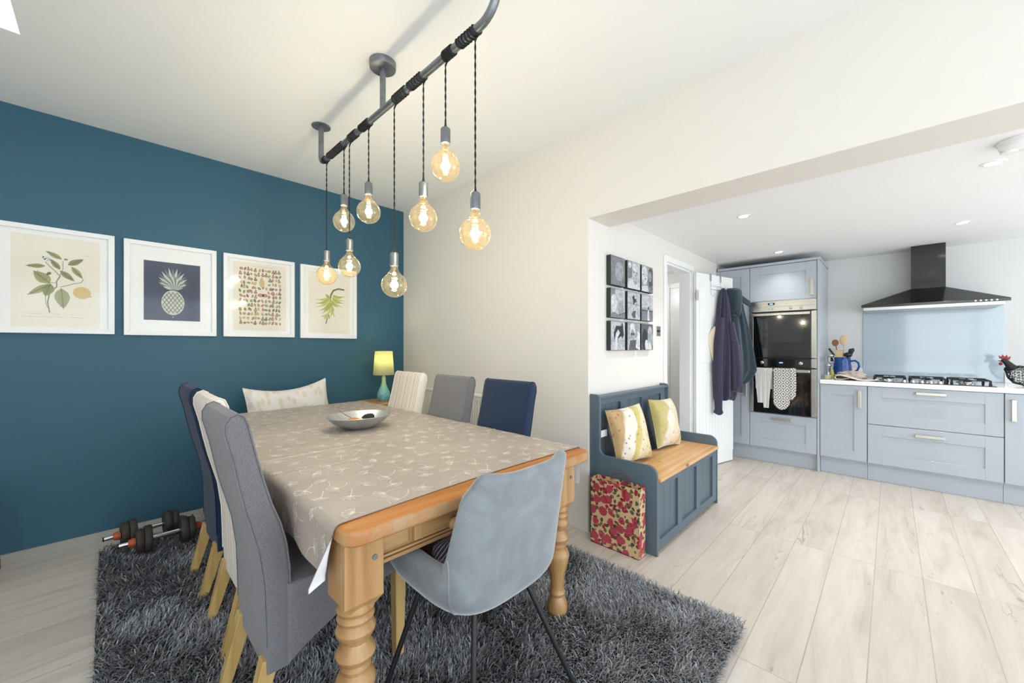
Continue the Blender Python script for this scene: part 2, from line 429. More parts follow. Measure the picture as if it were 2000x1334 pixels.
M['clearjar'] = glass_mat('jar_glass', (0.9, 0.95, 0.93, 1), 0.03)

# ------------------------------------------------------------------ room shell
XB, YT, HC, YO, ZL, XK, HK = 2.246, 3.829, 2.722, 1.463, 2.113, 5.62, 2.21
XL, YN = -1.6, -2.6
struct(G().box(XL - .1, XK + .1, YN - .1, YT + .1, -0.1, 0), 'floor', M['floor'], label='whitewashed wood plank floor')
struct(G().box(XL - .1, XB + .27, YT, YT + .12, 0, HC), 'wall_back', M['teal'], label='dark teal painted wall behind the table')
# right wall with the wide opening
struct(G().box(XB, XB + .27, YO, YT, 0, HC), 'wall_right', M['beige'], label='cream wall beside the table')
struct(G().box(XB, XB + .27, YN, YO, ZL, HC), 'wall_lintel', M['beige'], label='pale wall above the wide kitchen opening')
# ceilings; the dining ceiling has a rooflight well
g = G(); sx0, sx1, sy0, sy1 = -1.3, -0.29, 1.6, 2.95
g.box(XL - .1, XB + .27, sy1, YT + .1, HC, HC + .1).box(XL - .1, XB + .27, YN - .1, sy0, HC, HC + .1)
g.box(XL - .1, sx0, sy0, sy1, HC, HC + .1).box(sx1, XB + .27, sy0, sy1, HC, HC + .1)
struct(g, 'ceiling', M['ceil'], label='white dining room ceiling')
g = G(); g.box(sx0 - .04, sx0, sy0, sy1, HC + .1, HC + .5).box(sx1, sx1 + .04, sy0, sy1, HC + .1, HC + .5)
g.box(sx0 - .04, sx1 + .04, sy1, sy1 + .04, HC + .1, HC + .5).box(sx0 - .04, sx1 + .04, sy0 - .04, sy0, HC + .1, HC + .5)
struct(g, 'window_1', M['ceil'], label='rooflight well in the ceiling at upper left')
struct(G().box(XB + .27, XK + .1, YN - .1, YO + .11, HK, HK + .1), 'ceiling_kitchen', M['ceil'], label='low white kitchen ceiling')
struct(G().box(XK, XK + .1, YN, YO + .11, 0, HK), 'wall_kitchen', M['cool'], label='cream kitchen wall behind the hob')
# wall with the photo canvases and the door opening
DX0, DX1, DZ, WT = 3.51, 4.13, 2.02, 0.11
g = G().box(XB + .27, DX0, YO, YO + WT, 0, HK).box(DX1, XK, YO, YO + WT, 0, HK).box(DX0, DX1, YO, YO + WT, DZ, HK)
struct(g, 'wall_photos', M['beige'], label='cream wall with black and white photo canvases')
# hall beyond
hy = 3.1
g = G().box(5.0, 5.1, YO + WT, 1.62, 0, HK).box(5.0, 5.1, 2.03, hy, 0, HK).box(5.0, 5.1, 1.62, 2.03, 1.99, HK).box(XB + .27, 5.1, hy, hy + .1, 0, HK)
struct(g, 'wall_hall', M['cool'], label='cream hallway wall seen through the doorway')
struct(G().box(XB + .27, 5.1, YO + WT, hy, HK - .03, HK + .06), 'ceiling_hall', M['ceil'], label='white hallway ceiling')
# unseen walls behind the camera, with glazed doors for daylight and an added side window
g = G().box(XL - .1, -1.2, YN - .1, YN, 0, HC).box(2.0, XB + .27, YN - .1, YN, 0, HC).box(-1.2, 2.0, YN - .1, YN, 2.25, HC)
g.box(XB + .27, 2.7, YN - .1, YN, 0, HK).box(5.3, XK, YN - .1, YN, 0, HK).box(2.7, 5.3, YN - .1, YN, 2.12, HK)
struct(g, 'wall_front', M['cool'], label='wall of glazed doors behind the viewer')
g = G().box(XL - .1, XL, YN, -2.4, 0, HC).box(XL - .1, XL, -.2, YT, 0, HC).box(XL - .1, XL, -2.4, -.2, 0, .5).box(XL - .1, XL, -2.4, -.2, 2.2, HC)
struct(g, 'wall_left', M['cool'], label='wall out of view on the left with a window added for light')
def glazing(name, x0, x1, y0, y1, z0, z1, n, axis):
    g = G(); t_ = .05
    def bar(a0, a1, c0, c1):
        if axis == 0: g.box(a0, a1, y0, y1, c0, c1)
        else: g.box(x0, x1, a0, a1, c0, c1)
    A, B = (x0, x1) if axis == 0 else (y0, y1)
    bar(A, B, z0, z0 + t_); bar(A, B, z1 - t_, z1)
    for k in range(n + 1):
        p = A + (B - A - t_) * k / n; bar(p, p + t_, z0 + t_, z1 - t_)
    struct(g, name, M['gloss_white'], label='white glazed frame behind the viewer')
glazing('window_2', -1.2, 2.0, YN - .08, YN - .02, 0, 2.25, 4, 0)
glazing('window_3', 2.7, 5.3, YN - .08, YN - .02, 0, 2.12, 3, 0)

hl = thing('added_globe_light', 'white globe light added unseen on the hallway ceiling beyond the doorway', 'ceiling light', (4.2, 2.2, HK - .03))  # added unseen fixture that brightens the dark hallway
G().ball((4.2, 2.2, HK - .11), .07, 20, 14).build('globe', M['bulbwhite'], hl, smooth=60)
G().lathe([(0, -.05), (.04, -.05), (.045, 0)], (4.2, 2.2, HK - .03), 24).build('base', M['gloss_white'], hl, smooth=50)
hp_ = bpy.data.lights.new('hall_fill_light', 'POINT'); hp_.energy = 6; hp_.color = (.95, .97, 1); hp_.shadow_soft_size = .1  # fill for the hallway, carried by the added globe
hpo = bpy.data.objects.new('hall_fill_light', hp_); COL.objects.link(hpo); hpo.parent = hl; hpo.location = (0, 0, -.22)
glazing('window_added', XL - .08, XL - .02, -2.4, -.2, .5, 2.2, 2, 1)  # frame of the added side window around the fill light

# door lining, architrave
g = G()
for x0, x1 in ((DX0 - .055, DX0), (DX1, DX1 + .055)): g.box(x0, x1, YO - .016, YO, 0, DZ + .055)
g.box(DX0, DX1, YO - .016, YO, DZ, DZ + .055)
g.box(DX0, DX0 + .02, YO - .001, YO + WT, 0, DZ).box(DX1 - .02, DX1, YO - .001, YO + WT, 0, DZ).box(DX0, DX1, YO - .001, YO + WT, DZ - .02, DZ)
struct(g, 'trim_1', M['gloss_white'], bevel=.004, label='white door frame in the photo wall')
g = G().box(4.984, 5.0, 1.575, 1.62, 0, 2.03).box(4.984, 5.0, 2.03, 2.09, 0, 2.05).box(4.984, 5.0, 1.62, 2.03, 1.99, 2.05)
struct(g, 'trim_2', M['gloss_white'], bevel=.003, label='white frame of the far hallway door')
d2 = G().box(5.0, 5.04, 1.62, 2.03, 0, 1.99)
d2 = struct(d2, 'door_2', M['gloss_white'], label='white hallway door')
G().box(4.985, 5.0, 1.66, 1.70, 1.03, 1.25).tube([(4.985, 1.68, 1.17), (4.95, 1.68, 1.17), (4.95, 1.77, 1.17)], .009).build('door_handle', M['satin'], d2, smooth=40)
# open door leaf with grooves
dl = thing('door_1', 'white open door leaf beside the tall grey cabinets', 'door', (DX1 + .005, YO - .02, 0), math.atan2(-.165, .65))
dl['kind'] = 'structure'
g = G().box(0, .66, -.035, 0, .01, 2.0)
for k in range(11):
    x = .05 + k * .056; g.box(x, x + .053, -.039, -.035, .12, .98)
g.box(.05, .62, -.039, -.035, 1.08, 1.9)
leaf = g.build('door_leaf', M['gloss_white'], dl, world=False, bevel=.0015, seg=1)
for z in (.25, 1.72):
    G().box(-.012, .028, -.040, -.036, z, z + .10).tube([(0, -.041, z), (0, -.041, z + .10)], .006).build('hinge', M['satin'], dl, world=False, smooth=40)
G().lathe([(.024, 0), (.024, .006), (.009, .008), (.009, .045)], (.61, -.04, 1.02), 20, axis=1).build('door_handle', M['satin'], dl, world=False, smooth=40).scale = (1, -1, 1)
for o_ in dl.children:
    if o_.name.startswith('door_handle'): o_.location = (0, -.079, 0)

# ------------------------------------------------------------------ rug
RX0, RX1, RY0, RY1 = -.04, 1.955, .47, 3.44
rug = G().rprism([(RX0, RY0), (RX1, RY0), (RX1, RY1), (RX0, RY1)], 2, .001, .013, .004).build('shaggy_rug', M['rugbase'], loc=((RX0 + RX1) / 2, (RY0 + RY1) / 2, 0))
tag(rug, 'dark grey long pile rug under the dining table', 'rug')
rs = np.random.RandomState(3)
N = 105000
bx = rs.uniform(RX0, RX1, N); by = RY0 + (RY1 - RY0) * rs.uniform(0, 1, N) ** 1.25
# swirl field of the pile
ang = 1.2 * np.sin(bx * 3.1 + 1.3 * np.sin(by * 2.3)) + 1.4 * np.cos(by * 2.9 + bx * 1.7) + .9 * np.sin(bx * 11 + by * 8) + .7 * np.sin(by * 17 - bx * 13) - 1.2
ang += rs.normal(0, 1.0, N)
ed = np.minimum(np.minimum(bx - RX0, RX1 - bx), np.minimum(by - RY0, RY1 - by))
hh = rs.uniform(.022, .042, N) * np.where(ed < .02, .75, 1)
lean = rs.uniform(.012, .038, N)
wd = rs.uniform(.0016, .0026, N)
dx, dy = np.cos(ang), np.sin(ang); px_, py_ = -dy, dx
V = np.zeros((N, 8, 3))
for k, (tz, tl, tw) in enumerate(((0, 0, 1), (.55, .25, 1.0), (.9, .65, .8), (.98, 1.0, .35))):
    for s_, sg in ((0, -1), (1, 1)):
        V[:, k * 2 + s_, 0] = bx + dx * lean * tl + sg * px_ * wd * tw - (RX0 + RX1) / 2
        V[:, k * 2 + s_, 1] = by + dy * lean * tl + sg * py_ * wd * tw - (RY0 + RY1) / 2
        V[:, k * 2 + s_, 2] = .010 + hh * tz
me = bpy.data.meshes.new('pile'); me.vertices.add(N * 8); me.vertices.foreach_set('co', V.reshape(-1))
base = (np.arange(N) * 8)[:, None, None]
F = np.array([[0, 1, 3, 2], [2, 3, 5, 4], [4, 5, 7, 6]])[None] + base
me.loops.add(N * 12); me.loops.foreach_set('vertex_index', F.reshape(-1).astype(np.int32))
me.polygons.add(N * 3); me.polygons.foreach_set('loop_start', (np.arange(N * 3) * 4).astype(np.int32)); me.polygons.foreach_set('loop_total', np.full(N * 3, 4, np.int32))
me.update(calc_edges=True); me.validate()
me.polygons.foreach_set('use_smooth', np.ones(N * 3, bool))
at_ = me.attributes.new('tuft', 'FLOAT', 'POINT')
tv = np.clip(rs.uniform(0, 1, N) * .65 + .10 * np.sin(bx * 5 + by * 3) * np.sin(by * 6 - bx * 2) + .15, 0, 1)
at_.data.foreach_set('value', np.repeat(tv, 8).astype(np.float32))
me.materials.append(M['pile'])
po = bpy.data.objects.new('pile', me); COL.objects.link(po); po.parent = rug; po['kind'] = 'stuff'

# ------------------------------------------------------------------ dining table
TX0, TX1, TY0, TY1, TZ = .418, 1.545, .985, 3.30, .775
tab = thing('dining_table', 'large farmhouse dining table of worn pine with turned legs', 'table', ((TX0 + TX1) / 2, (TY0 + TY1) / 2, .012))
def rrect(x0, x1, y0, y1, r, n=6):
    out = []
    for cx, cy, a in ((x1 - r, y0 + r, -90), (x1 - r, y1 - r, 0), (x0 + r, y1 - r, 90), (x0 + r, y0 + r, 180)):
        for i in range(n + 1):
            t_ = R(a + 90 * i / n); out.append((cx + r * math.cos(t_), cy + r * math.sin(t_)))
    return out
G().rprism(rrect(TX0, TX1, TY0, TY1, .045), 2, TZ - .048, TZ, .014, 4).build('tabletop', M['pine_top'], tab, smooth=40)
LG = [(.495, 1.105), (1.44, 1.105), (.495, 3.18), (1.44, 3.18)]
h_ = .056
prof = [(.034, .014), (.044, .03), (.047, .05), (.044, .075), (.034, .10), (.030, .108), (.036, .115), (.037, .125), (.031, .135), (.030, .145), (.032, .17), (.037, .21), (.046, .25),
        (.054, .285), (.055, .300), (.048, .318), (.038, .328), (.042, .334), (.043, .342), (.036, .350), (.040, .356), (.052, .367), (.055, .377), (.050, .391), (.039, .405), (.036, .412),
        (.044, .422), (.053, .437), (.055, .447), (.049, .460), (.042, .468), (.049, .474), (.052, .482), (.049, .490), (.044, .495), (.050, .500), (.053, .508), (.048, .515), (.045, .522)]
for k, (x, y) in enumerate(LG):
    g = G().lathe(prof, (x, y, 0), 36)
    g2 = G().box(x - h_, x + h_, y - h_, y + h_, .540, TZ - .048)
    # chamfered lower end of the block
    g.add([(x + a * h_, y + b_ * h_, .540) for a, b_ in ((-1, -1), (1, -1), (1, 1), (-1, 1))] + [(x + a * .036, y + b_ * .040, .514) for a, b_ in ((-1, -1), (1, -1), (1, 1), (-1, 1))],
          [(0, 1, 5, 4), (1, 2, 6, 5), (2, 3, 7, 6), (3, 0, 4, 7), (4, 5, 6, 7)])
    g.v, off = g.v + g2.v, len(g.v); g.f += [tuple(i + off for i in f) for f in g2.f]; g.m += g2.m
    lg = g.build('leg', M['pine_leg'], tab, smooth=35, bevel=0)
    if k < 2:
        G().lathe([(.008, 0), (.008, .003), (.0, .004)], (x + .03, 0, .655), 14, axis=1).build('bolt_cap', M['galv'], lg, world=False, smooth=40)
        bc = lg.children[0]; bc.location = (-tab.location.x, y - h_ - .0035 - tab.location.y, -tab.location.z)
za, zb = .615, TZ - .048
g = G().box(.551, 1.384, 1.075, 1.10, za + .008, zb)
for a, c_ in ((za, .012), (za + .016, .008)): g.box(.551, 1.384, 1.065, 1.075, a, a + c_)
g.box(.56, .645, 1.068, 1.075, za + .034, zb - .012)
g.box(.551, 1.384, 3.16, 3.185, za, zb).box(.465, .49, 1.161, 3.124, za, zb).box(1.445, 1.47, 1.161, 3.124, za, zb)
g.build('apron', M['pine_rail'], tab, bevel=.003)
dr = G().box(.66, 1.275, 1.058, 1.078, za + .032, zb - .004).box(.675, 1.26, 1.054, 1.06, za + .042, zb - .014).build('drawer', M['pine_rail'], tab, bevel=.004)
for x in (.79, 1.14):
    kn = G().lathe([(.008, .0), (.008, .012), (.02, .02), (.021, .03), (.012, .038), (0, .04)], (x, 0, 0), 20, axis=1).build('knob', M['pine_rail'], dr, world=False, smooth=50)
    kn.scale = (1, -1, 1); kn.location = (-tab.location.x, 1.056 - tab.location.y, .672 - tab.location.z)

# tablecloth: hangs over both long sides, printed with seed heads
CZ = TZ + .003; rr_ = .022
HL, HR, HF = .155, .165, .09
CY0, CY1 = 1.052, TY1
xa, xb_ = TX0 - .004, TX1 + .004
Wtop = xb_ - xa
def cloth(u, v, off=0.0):
    """u: metres across (0 at left hem), v: metres from near hem"""
    near = .05 * math.sin(PI * min(1, max(0, (u - HL) / Wtop))) * .45
    y = CY0 + near * max(0, 1 - v / .6) + v
    far = y - CY1
    def side(dist, sgn, edge, hang):
        # dist beyond table edge
        q = rr_ * PI / 2
        if dist < 0: return edge + sgn * dist, CZ + off
        if dist < q:
            a = dist / rr_; return edge + sgn * (rr_ + off) * math.sin(a) , CZ - rr_ + (rr_ + off) * math.cos(a)
        return edge + sgn * (rr_ + off), CZ - rr_ - (dist - q)
    if u < HL + Wtop / 2: x, z = side(HL - u + rr_, -1, xa + rr_ - .004, HL)
    else: x, z = side(u - HL - Wtop + rr_, 1, xb_ - rr_ + .004, HR)
    drop = max(0, CZ - rr_ - z)
    if drop > 0:
        s_ = -1 if u < HL else 1
        x += (.010 * math.sin(y * 9 + 1) + .005 * math.sin(y * 23) + (.010 if s_ < 0 else 0)) * drop / .15 * .8 * (1 if y < 2.6 else .4)
        if s_ < 0:
            wv = .055 * min(1, drop / .13)
            if v < wv:
                a = (wv - v)
                x -= a * .8; y += a * .75
                z -= .012 * (1 - v / max(wv, 1e-6)) * drop / .15
    if far > 0:
        q = rr_ * PI / 2
        if far < q:
            a = far / rr_; y = CY1 + (rr_ + off) * math.sin(a); z = z - rr_ * (1 - math.cos(a))
        else: y = CY1 + rr_ + off; z = z - rr_ - (far - q)
    z += .0009 * math.sin(y * 31 + x * 4) * (1 if drop == 0 else 0)
    if drop == 0 and far <= 0:
        for cy_, ch_ in ((1.83, .0035), (1.60, .0018), (2.35, .0022), (2.80, .0016)): z += ch_ * math.exp(-((y - cy_ - .02 * x) / .007) ** 2)
    return (x, y, z)
UT = HL + Wtop + HR; VT = CY1 - CY0 + HF
us = list(np.linspace(0, HL - .05, 10)) + list(np.linspace(HL - .045, HL + .03, 14)) + list(np.linspace(HL + .06, HL + Wtop - .06, 30)) + list(np.linspace(HL + Wtop - .03, HL + Wtop + .045, 14)) + list(np.linspace(HL + Wtop + .05, UT, 8))
vs_ = list(np.linspace(0, .12, 22)) + sorted(list(np.linspace(.14, VT - .2, 60)) + [c_ - CY0 + d_ + .02 for c_ in (1.83, 1.60, 2.35, 2.80) for d_ in np.linspace(-.035, .035, 15)]) + list(np.linspace(VT - .19, VT, 26))
g = G()
def cg(off, flip, mi):
    g.cur = mi; g.grid(lambda a, b_: cloth(us[round(a * (len(us) - 1))], vs_[round(b_ * (len(vs_) - 1))], off), len(us), len(vs_), flip=flip)
cg(0.0012, False, 0); cg(-0.0006, True, 1)
g.cur = 2
rnd = random.Random(11)
def stroke(pts, w):
    for i in range(len(pts) - 1):
        a = Vector(pts[i]); b_ = Vector(pts[i + 1]); d = (b_ - a)
        if d.length < 1e-6: continue
        n_ = Vector((-d.y, d.x)).normalized() * w / 2
        q = [a + n_, a - n_, b_ - n_, b_ + n_]
        if any(p.x < .006 or p.x > UT - .006 or p.y < .006 or p.y > VT - .01 for p in q): continue
        g.add([cloth(p.x, p.y, .0022) for p in q], [(0, 1, 2, 3)])
pts_ = []
tries = 0
while len(pts_) < 330 and tries < 20000:
    tries += 1
    p = (rnd.uniform(0, UT), rnd.uniform(0, VT))
    if all((p[0] - q[0]) ** 2 + (p[1] - q[1]) ** 2 > .0066 for q in pts_): pts_.append(p)
for cx, cy in pts_:
    a0 = rnd.uniform(0, 2 * PI); Rr_ = rnd.uniform(.022, .036); L_ = rnd.uniform(.05, .085); bd = rnd.uniform(-.9, .9)
    st = []
    for i in range(7):
        t_ = i / 6; a = a0 + bd * t_; st.append((cx + math.cos(a) * L_ * t_, cy + math.sin(a) * L_ * t_))
    stroke(st, .0030)
    ha = a0 + PI
    for k in range(13):
        a = ha + (k - 6) * .21 + rnd.uniform(-.05, .05); l = Rr_ * rnd.uniform(.8, 1.05)
        e = (cx + math.cos(a) * l, cy + math.sin(a) * l)
        stroke([(cx, cy), e], .0019)
        for sg in (-.45, 0, .45): stroke([e, (e[0] + math.cos(a + sg) * .006, e[1] + math.sin(a + sg) * .007)], .0016)
co = g.build('tablecloth', [M['cloth'], M['cloth_back'], M['cloth_print']], smooth=60, loc=((TX0 + TX1) / 2, 2.2, TZ))
tag(co, 'taupe wipe-clean tablecloth printed with pale dandelion heads, on the dining table', 'tablecloth')

# ------------------------------------------------------------------ upholstered scroll back chairs
def make_chair():
    t_ = thing('dining_chair', '', 'chair', (0, 0, .012))
    X = lambda p: [(a - .58, z * .992 - .012) for a, z in p]
    back = X([(.350, .232), (.346, .32), (.344, .412), (.340, .52), (.326, .629), (.308, .70), (.291, .765), (.273, .85), (.260, .92), (.249, .965), (.240, 1.0), (.240, 1.03), (.252, 1.052),
              (.272, 1.060), (.290, 1.050), (.300, 1.025), (.308, .985), (.322, .92), (.340, .845), (.362, .765), (.386, .70), (.403, .63), (.412, .55), (.415, .47), (.415, .232)])
    bk = G().rprism(back, 1, -.19, .19, .012).build('backrest', M['fab_grey'], t_, smooth=35, world=False)
    # stitched seams just inside each edge
    for sy in (-1, 1):
        s_ = G(); pth = [(a, sy * .1865, z) for a, z in back[1:-1]]
        s_.tube(pth, .0028, 6).build('piping', M['fab_grey'], bk, smooth=60, world=False)
    seat = X([(.405, .50), (.60, .505), (.78, .500), (.815, .488), (.832, .462), (.835, .43), (.83, .395), (.76, .385), (.66, .365), (.56, .330), (.48, .290), (.405, .245)])
    G().rprism(seat, 1, -.205, .205, .016).build('seat', M['fab_grey'], t_, smooth=35, world=False)
    for sy in (-1, 1):
        G().taper((-.285, sy * .155, 0), (-.215, sy * .155, .26), (.017, .016), (.026, .023)).build('leg', M['oak'], t_, bevel=.003, world=False)
        G().taper((.225, sy * .17, 0), (.225, sy * .17, .40), (.017, .017), (.023, .023)).build('leg', M['oak'], t_, bevel=.003, world=False)
    return t_
ch = make_chair(); GR = 'scroll back chairs around the dining table'
ch['group'] = GR; ch['label'] = 'grey tweed scroll back chair, nearest on the left side of the table'
ch.location = (.572, 1.57, .012)
c2 = dup(ch, (.605, 2.05, .012), 0, 'cream striped scroll back chair on the left side, between the grey and the navy one'); setmat(c2, M['fab_grey'], M['fab_cream'])
c3 = dup(ch, (.606, 2.58, .012), 0, 'navy scroll back chair at the far left end of the table near the teal wall'); setmat(c3, M['fab_grey'], M['fab_blue'])
c4 = dup(ch, (1.352, 1.635, .012), PI, 'navy scroll back chair on the right side of the table, nearest the settle'); setmat(c4, M['fab_grey'], M['fab_blue'])
c5 = dup(ch, (1.352, 2.165, .012), PI, 'grey tweed scroll back chair on the right side of the table, between two others')
c6 = dup(ch, (1.352, 2.73, .012), PI, 'cream striped scroll back chair on the right side of the table, next to the lamp'); setmat(c6, M['fab_grey'], M['fab_cream'])

# ------------------------------------------------------------------ velvet tub chair
def sstep(a, b, x):
    t_ = min(1, max(0, (x - a) / (b - a))); return t_ * t_ * (3 - 2 * t_)
def tub(name, label, m, loc, rz, zs=1.0, low=False):
    t_ = thing(name, label, 'chair', loc, rz)
    a_, bk_, fr_ = .252, .235, .27
    # plan path: s in -1..1 ; |s|<.5 back arc, beyond it the straight arms
    def plan(s_, k=1.0):
        q = abs(s_); sg = 1 if s_ > 0 else -1
        if q < .62:
            a = q / .62 * PI / 2; e = 2 / 3.4
            x = a_ * math.sin(a) ** e; y = -bk_ * math.cos(a) ** e + .0
        else:
            f = (q - .62) / .38; x = a_ - .045 * f ** 3; y = f * fr_
        return sg * x * k, y * k
    def rim(s_):
        q = abs(s_)
        arm = .575 + .012 * sstep(1.0, .7, q)
        top = .866 + .014 * math.sin(min(1, q / .33) * PI / 2) ** 2
        if low: top = .70
        w_ = sstep(.505, .405, q)
        cr = .07 * sstep(.22, .43, q) ** 2
        return (arm + (top - cr - arm) * w_) * zs
    def lean(z): return -.055 * max(0, (z - .50)) / .36
    zb_ = .405 * zs
    def surf(a, b_):
        s_ = -1 + 2 * a; r_ = rim(s_)
        if b_ < .25:
            f = b_ / .25 * PI / 2; k = .25 + .75 * math.sin(f) ** .9; z = zb_ - .012 + .115 * (1 - math.cos(f)); inn = 0
        elif b_ < .62:
            f = (b_ - .25) / .37; z0 = zb_ + .103; z = z0 + (r_ - .022 - z0) * f; k = 1.0; inn = 0
        elif b_ < .76:
            f = (b_ - .62) / .14 * PI; z = r_ - .022 + .022 * math.sin(f); k = 1; inn = .022 * (1 - math.cos(f))
        else:
            f = (b_ - .76) / .24; z = r_ - .022 + (.43 * zs - r_ + .022) * f; k = 1; inn = .044 + .035 * f
        x, y = plan(s_, k)
        d = math.hypot(x, y - .05) or 1
        x -= x / d * inn; y -= (y - .05) / d * inn * (1 if y < .2 else .6)
        return (x, y + lean(z / zs) * sstep(.9, .4, abs(s_)), z)
    def warp(s01):  # denser where the arm meets the wing
        return s01
    sh = G().grid(surf, 161, 50, flip=False).build('shell', m, t_, smooth=60, world=False)
    for sg in (-1, 1):
        q = []
        for i in range(30):
            b_ = .10 + .50 * i / 29; p = Vector(surf(.5 + sg * (.235 - .03 * (1 - i / 29)), b_)); p.x *= 1.004; p.y *= 1.004; q.append(tuple(p))
        G().tube(q, .0022, 6).build('seam', m, sh, smooth=60, world=False)
    def cush(u, v_):
        a = 2 * PI * u; k = math.sin(min(1, v_ / .8) * PI / 2) if v_ < .8 else 1
        r1 = .205; c_, s2 = math.cos(a), math.sin(a); e = .6
        x = r1 * math.copysign(abs(c_) ** e, c_); y = .03 + .215 * math.copysign(abs(s2) ** e, s2)
        if v_ < .5: z = .435 + .03 * (v_ / .5); kk = 1
        else:
            f = (v_ - .5) / .5; kk = math.cos(f * PI / 2); z = .465 + .030 * math.sin(f * PI / 2)
        return (x * kk, y * kk + (1 - kk) * .02, z * zs)
    G().grid(cush, 40, 16, cu=True).build('seat', m, t_, smooth=60, world=False)
    for sx in (-1, 1):
        p = [(sx * .12, -.13, .40 * zs), (sx * .24, -.262, .022), (sx * .24, -.25, .012), (sx * .24, .20, .012), (sx * .24, .215, .022), (sx * .13, .14, .40 * zs)]
        G().tube(p, .0095, 10).build('leg_frame', M['blackiron'], t_, smooth=50, world=False)
    return t_
tc = tub('tub_chair', 'grey velvet tub chair with black metal legs at the near end of the table', M['velvet'], (.92, 1.07, .012), 0)
# seam line up the back corner of the shell
# second, charcoal chair at the far end, turned to face the near one
tub('tub_chair', 'charcoal tub chair behind the far end of the table under the leaf patterned cushion', M['fab_char'], (1.03, 3.52, .012), PI, zs=1.0, low=True)

# folded checked blanket on the tub chair
m, t, b = shader('checked_wool'); M['plaid'] = m
v = t.coord((1, 1, 1)); sp = t.n('ShaderNodeSeparateXYZ'); t.l(v, sp.inputs[0])
fa = t.math('FRACT', t.math('MULTIPLY', t.math('ADD', sp.outputs[0], sp.outputs[1]), 7)); fb = t.math('FRACT', t.math('MULTIPLY', t.math('SUBTRACT', sp.outputs[2], t.math('MULTIPLY', sp.outputs[0], .5)), 9))
c = t.mix(t.ramp(fa, [(.0, (0, 0, 0, 1)), (.5, (0, 0, 0, 1)), (.52, (.8, .8, .8, 1))]), rgb((44, 40, 50)), rgb((122, 112, 124)))
c = t.mix(t.ramp(fb, [(.6, (0, 0, 0, 1)), (.62, (.6, .6, .6, 1))]), c, rgb((34, 32, 40)))
fc = t.math('FRACT', t.math('MULTIPLY', sp.outputs[1], 90))
c = t.mix(t.ramp(fc, [(.75, (0, 0, 0, 1)), (.8, (.35, .35, .35, 1))]), c, rgb((215, 210, 215)))
t.l(c, b.inputs['Base Color']); b.inputs['Roughness'].default_value = .95
def blob(p):
    return 1 + .16 * noise.noise(p * 2.3) + .10 * math.sin(p.x * 9 + p.y * 5) * abs(p.z)
bl = G().ball((.865, 1.005, .560), (.165, .135, .078), 56, 28, blob)
tag(bl.build('blanket', M['plaid'], smooth=70, loc=(.93, 1.08, .50)), 'black and grey checked blanket bundled on the velvet tub chair seat', 'blanket')

# ------------------------------------------------------------------ cushions
def cushion(name, label, m, m2, w_, h_, d_, loc, rot, pinch=.06, dent=0.0, group=None):
    t_ = thing(name, label, 'cushion', loc, 0, group); t_.rotation_euler = rot
    def F(side):
        def fn(u, v_):
            x = (u - .5) * 2; z = (v_ - .5) * 2
            e = max(0, (1 - abs(x) ** 2.4) * (1 - abs(z) ** 2.4)) ** .42
            px = x * (1 - pinch * (1 - x * x * 0 - abs(z) ** 2) * 1.0 * (abs(x)))
            pz = z * (1 - pinch * (1 - abs(x) ** 2) * abs(z)) - dent * (1 - x * x) * (z > 0) * z
            wr = .006 * math.sin(x * 7 + z * 4) * e
            return (px * w_ / 2, side * (d_ / 2 * e + wr), h_ / 2 + pz * h_ / 2)
        return fn
    G().grid(F(-1), 26, 26).build('cushion_front', m, t_, smooth=70, world=False)
    G().grid(F(1), 26, 26, flip=True).build('cushion_back', m2, t_, smooth=70, world=False)
    fn = F(0.0)
    ed_ = [fn(i / 20, 0) for i in range(21)] + [fn(1, i / 20) for i in range(1, 21)] + [fn(1 - i / 20, 1) for i in range(1, 21)] + [fn(0, 1 - i / 20) for i in range(1, 21)]
    G().tube(ed_, .0035, 6).build('piping', m, t_, smooth=60, world=False)
    return t_
m, t, b = shader('leaf_print_linen'); M['leafprint'] = m
vv = t.n('ShaderNodeTexVoronoi'); vv.inputs['Scale'].default_value = 17; t.l(t.coord((1.4, .2, .7)), vv.inputs['Vector'])
c = t.ramp(vv.outputs[0], [(.0, rgb((226, 212, 188))), (.36, rgb((231, 221, 204))), (.40, rgb((238, 234, 230)))])
t.l(c, b.inputs['Base Color']); b.inputs['Roughness'].default_value = .85; bump(t, b, t.noise(t.coord(), 14, 3), .4, .01)
m, t, b = shader('floral_silk'); M['floral'] = m
vc = t.coord((1, 1, 1)); sp = t.n('ShaderNodeSeparateXYZ'); t.l(vc, sp.inputs[0])
dd = t.math('ADD', t.math('ADD', sp.outputs[0], t.math('MULTIPLY', sp.outputs[2], -.35)), t.math('MULTIPLY', t.noise(vc, 5, 2), .10))
c = t.ramp(t.math('ADD', t.math('MULTIPLY', dd, 2.1), .50), [(0, rgb((186, 158, 110))), (.22, rgb((182, 148, 98))), (.25, rgb((226, 220, 206))), (.42, rgb((230, 224, 208))), (.45, rgb((196, 178, 92))), (.56, rgb((206, 192, 120))), (.59, rgb((226, 214, 184))), (.8, rgb((216, 198, 150))), (.84, rgb((186, 172, 100)))])
v2 = t.n('ShaderNodeTexVoronoi'); v2.inputs['Scale'].default_value = 26; t.l(vc, v2.inputs['Vector'])
c = t.mix(t.ramp(v2.outputs[0], [(.16, (.8, .8, .8, 1)), (.26, (0, 0, 0, 1))]), c, t.ramp(t.noise(vc, 12, 1), [(.42, rgb((176, 96, 52))), (.5, rgb((132, 124, 66))), (.6, rgb((186, 70, 86)))]))
t.l(c, b.inputs['Base Color']); b.inputs['Roughness'].default_value = .5; b.inputs['Sheen Weight'].default_value = .4
bump(t, b, t.noise(vc, 22, 3), .5, .008)
m, t, b = shader('gold_silk'); M['goldsilk'] = m
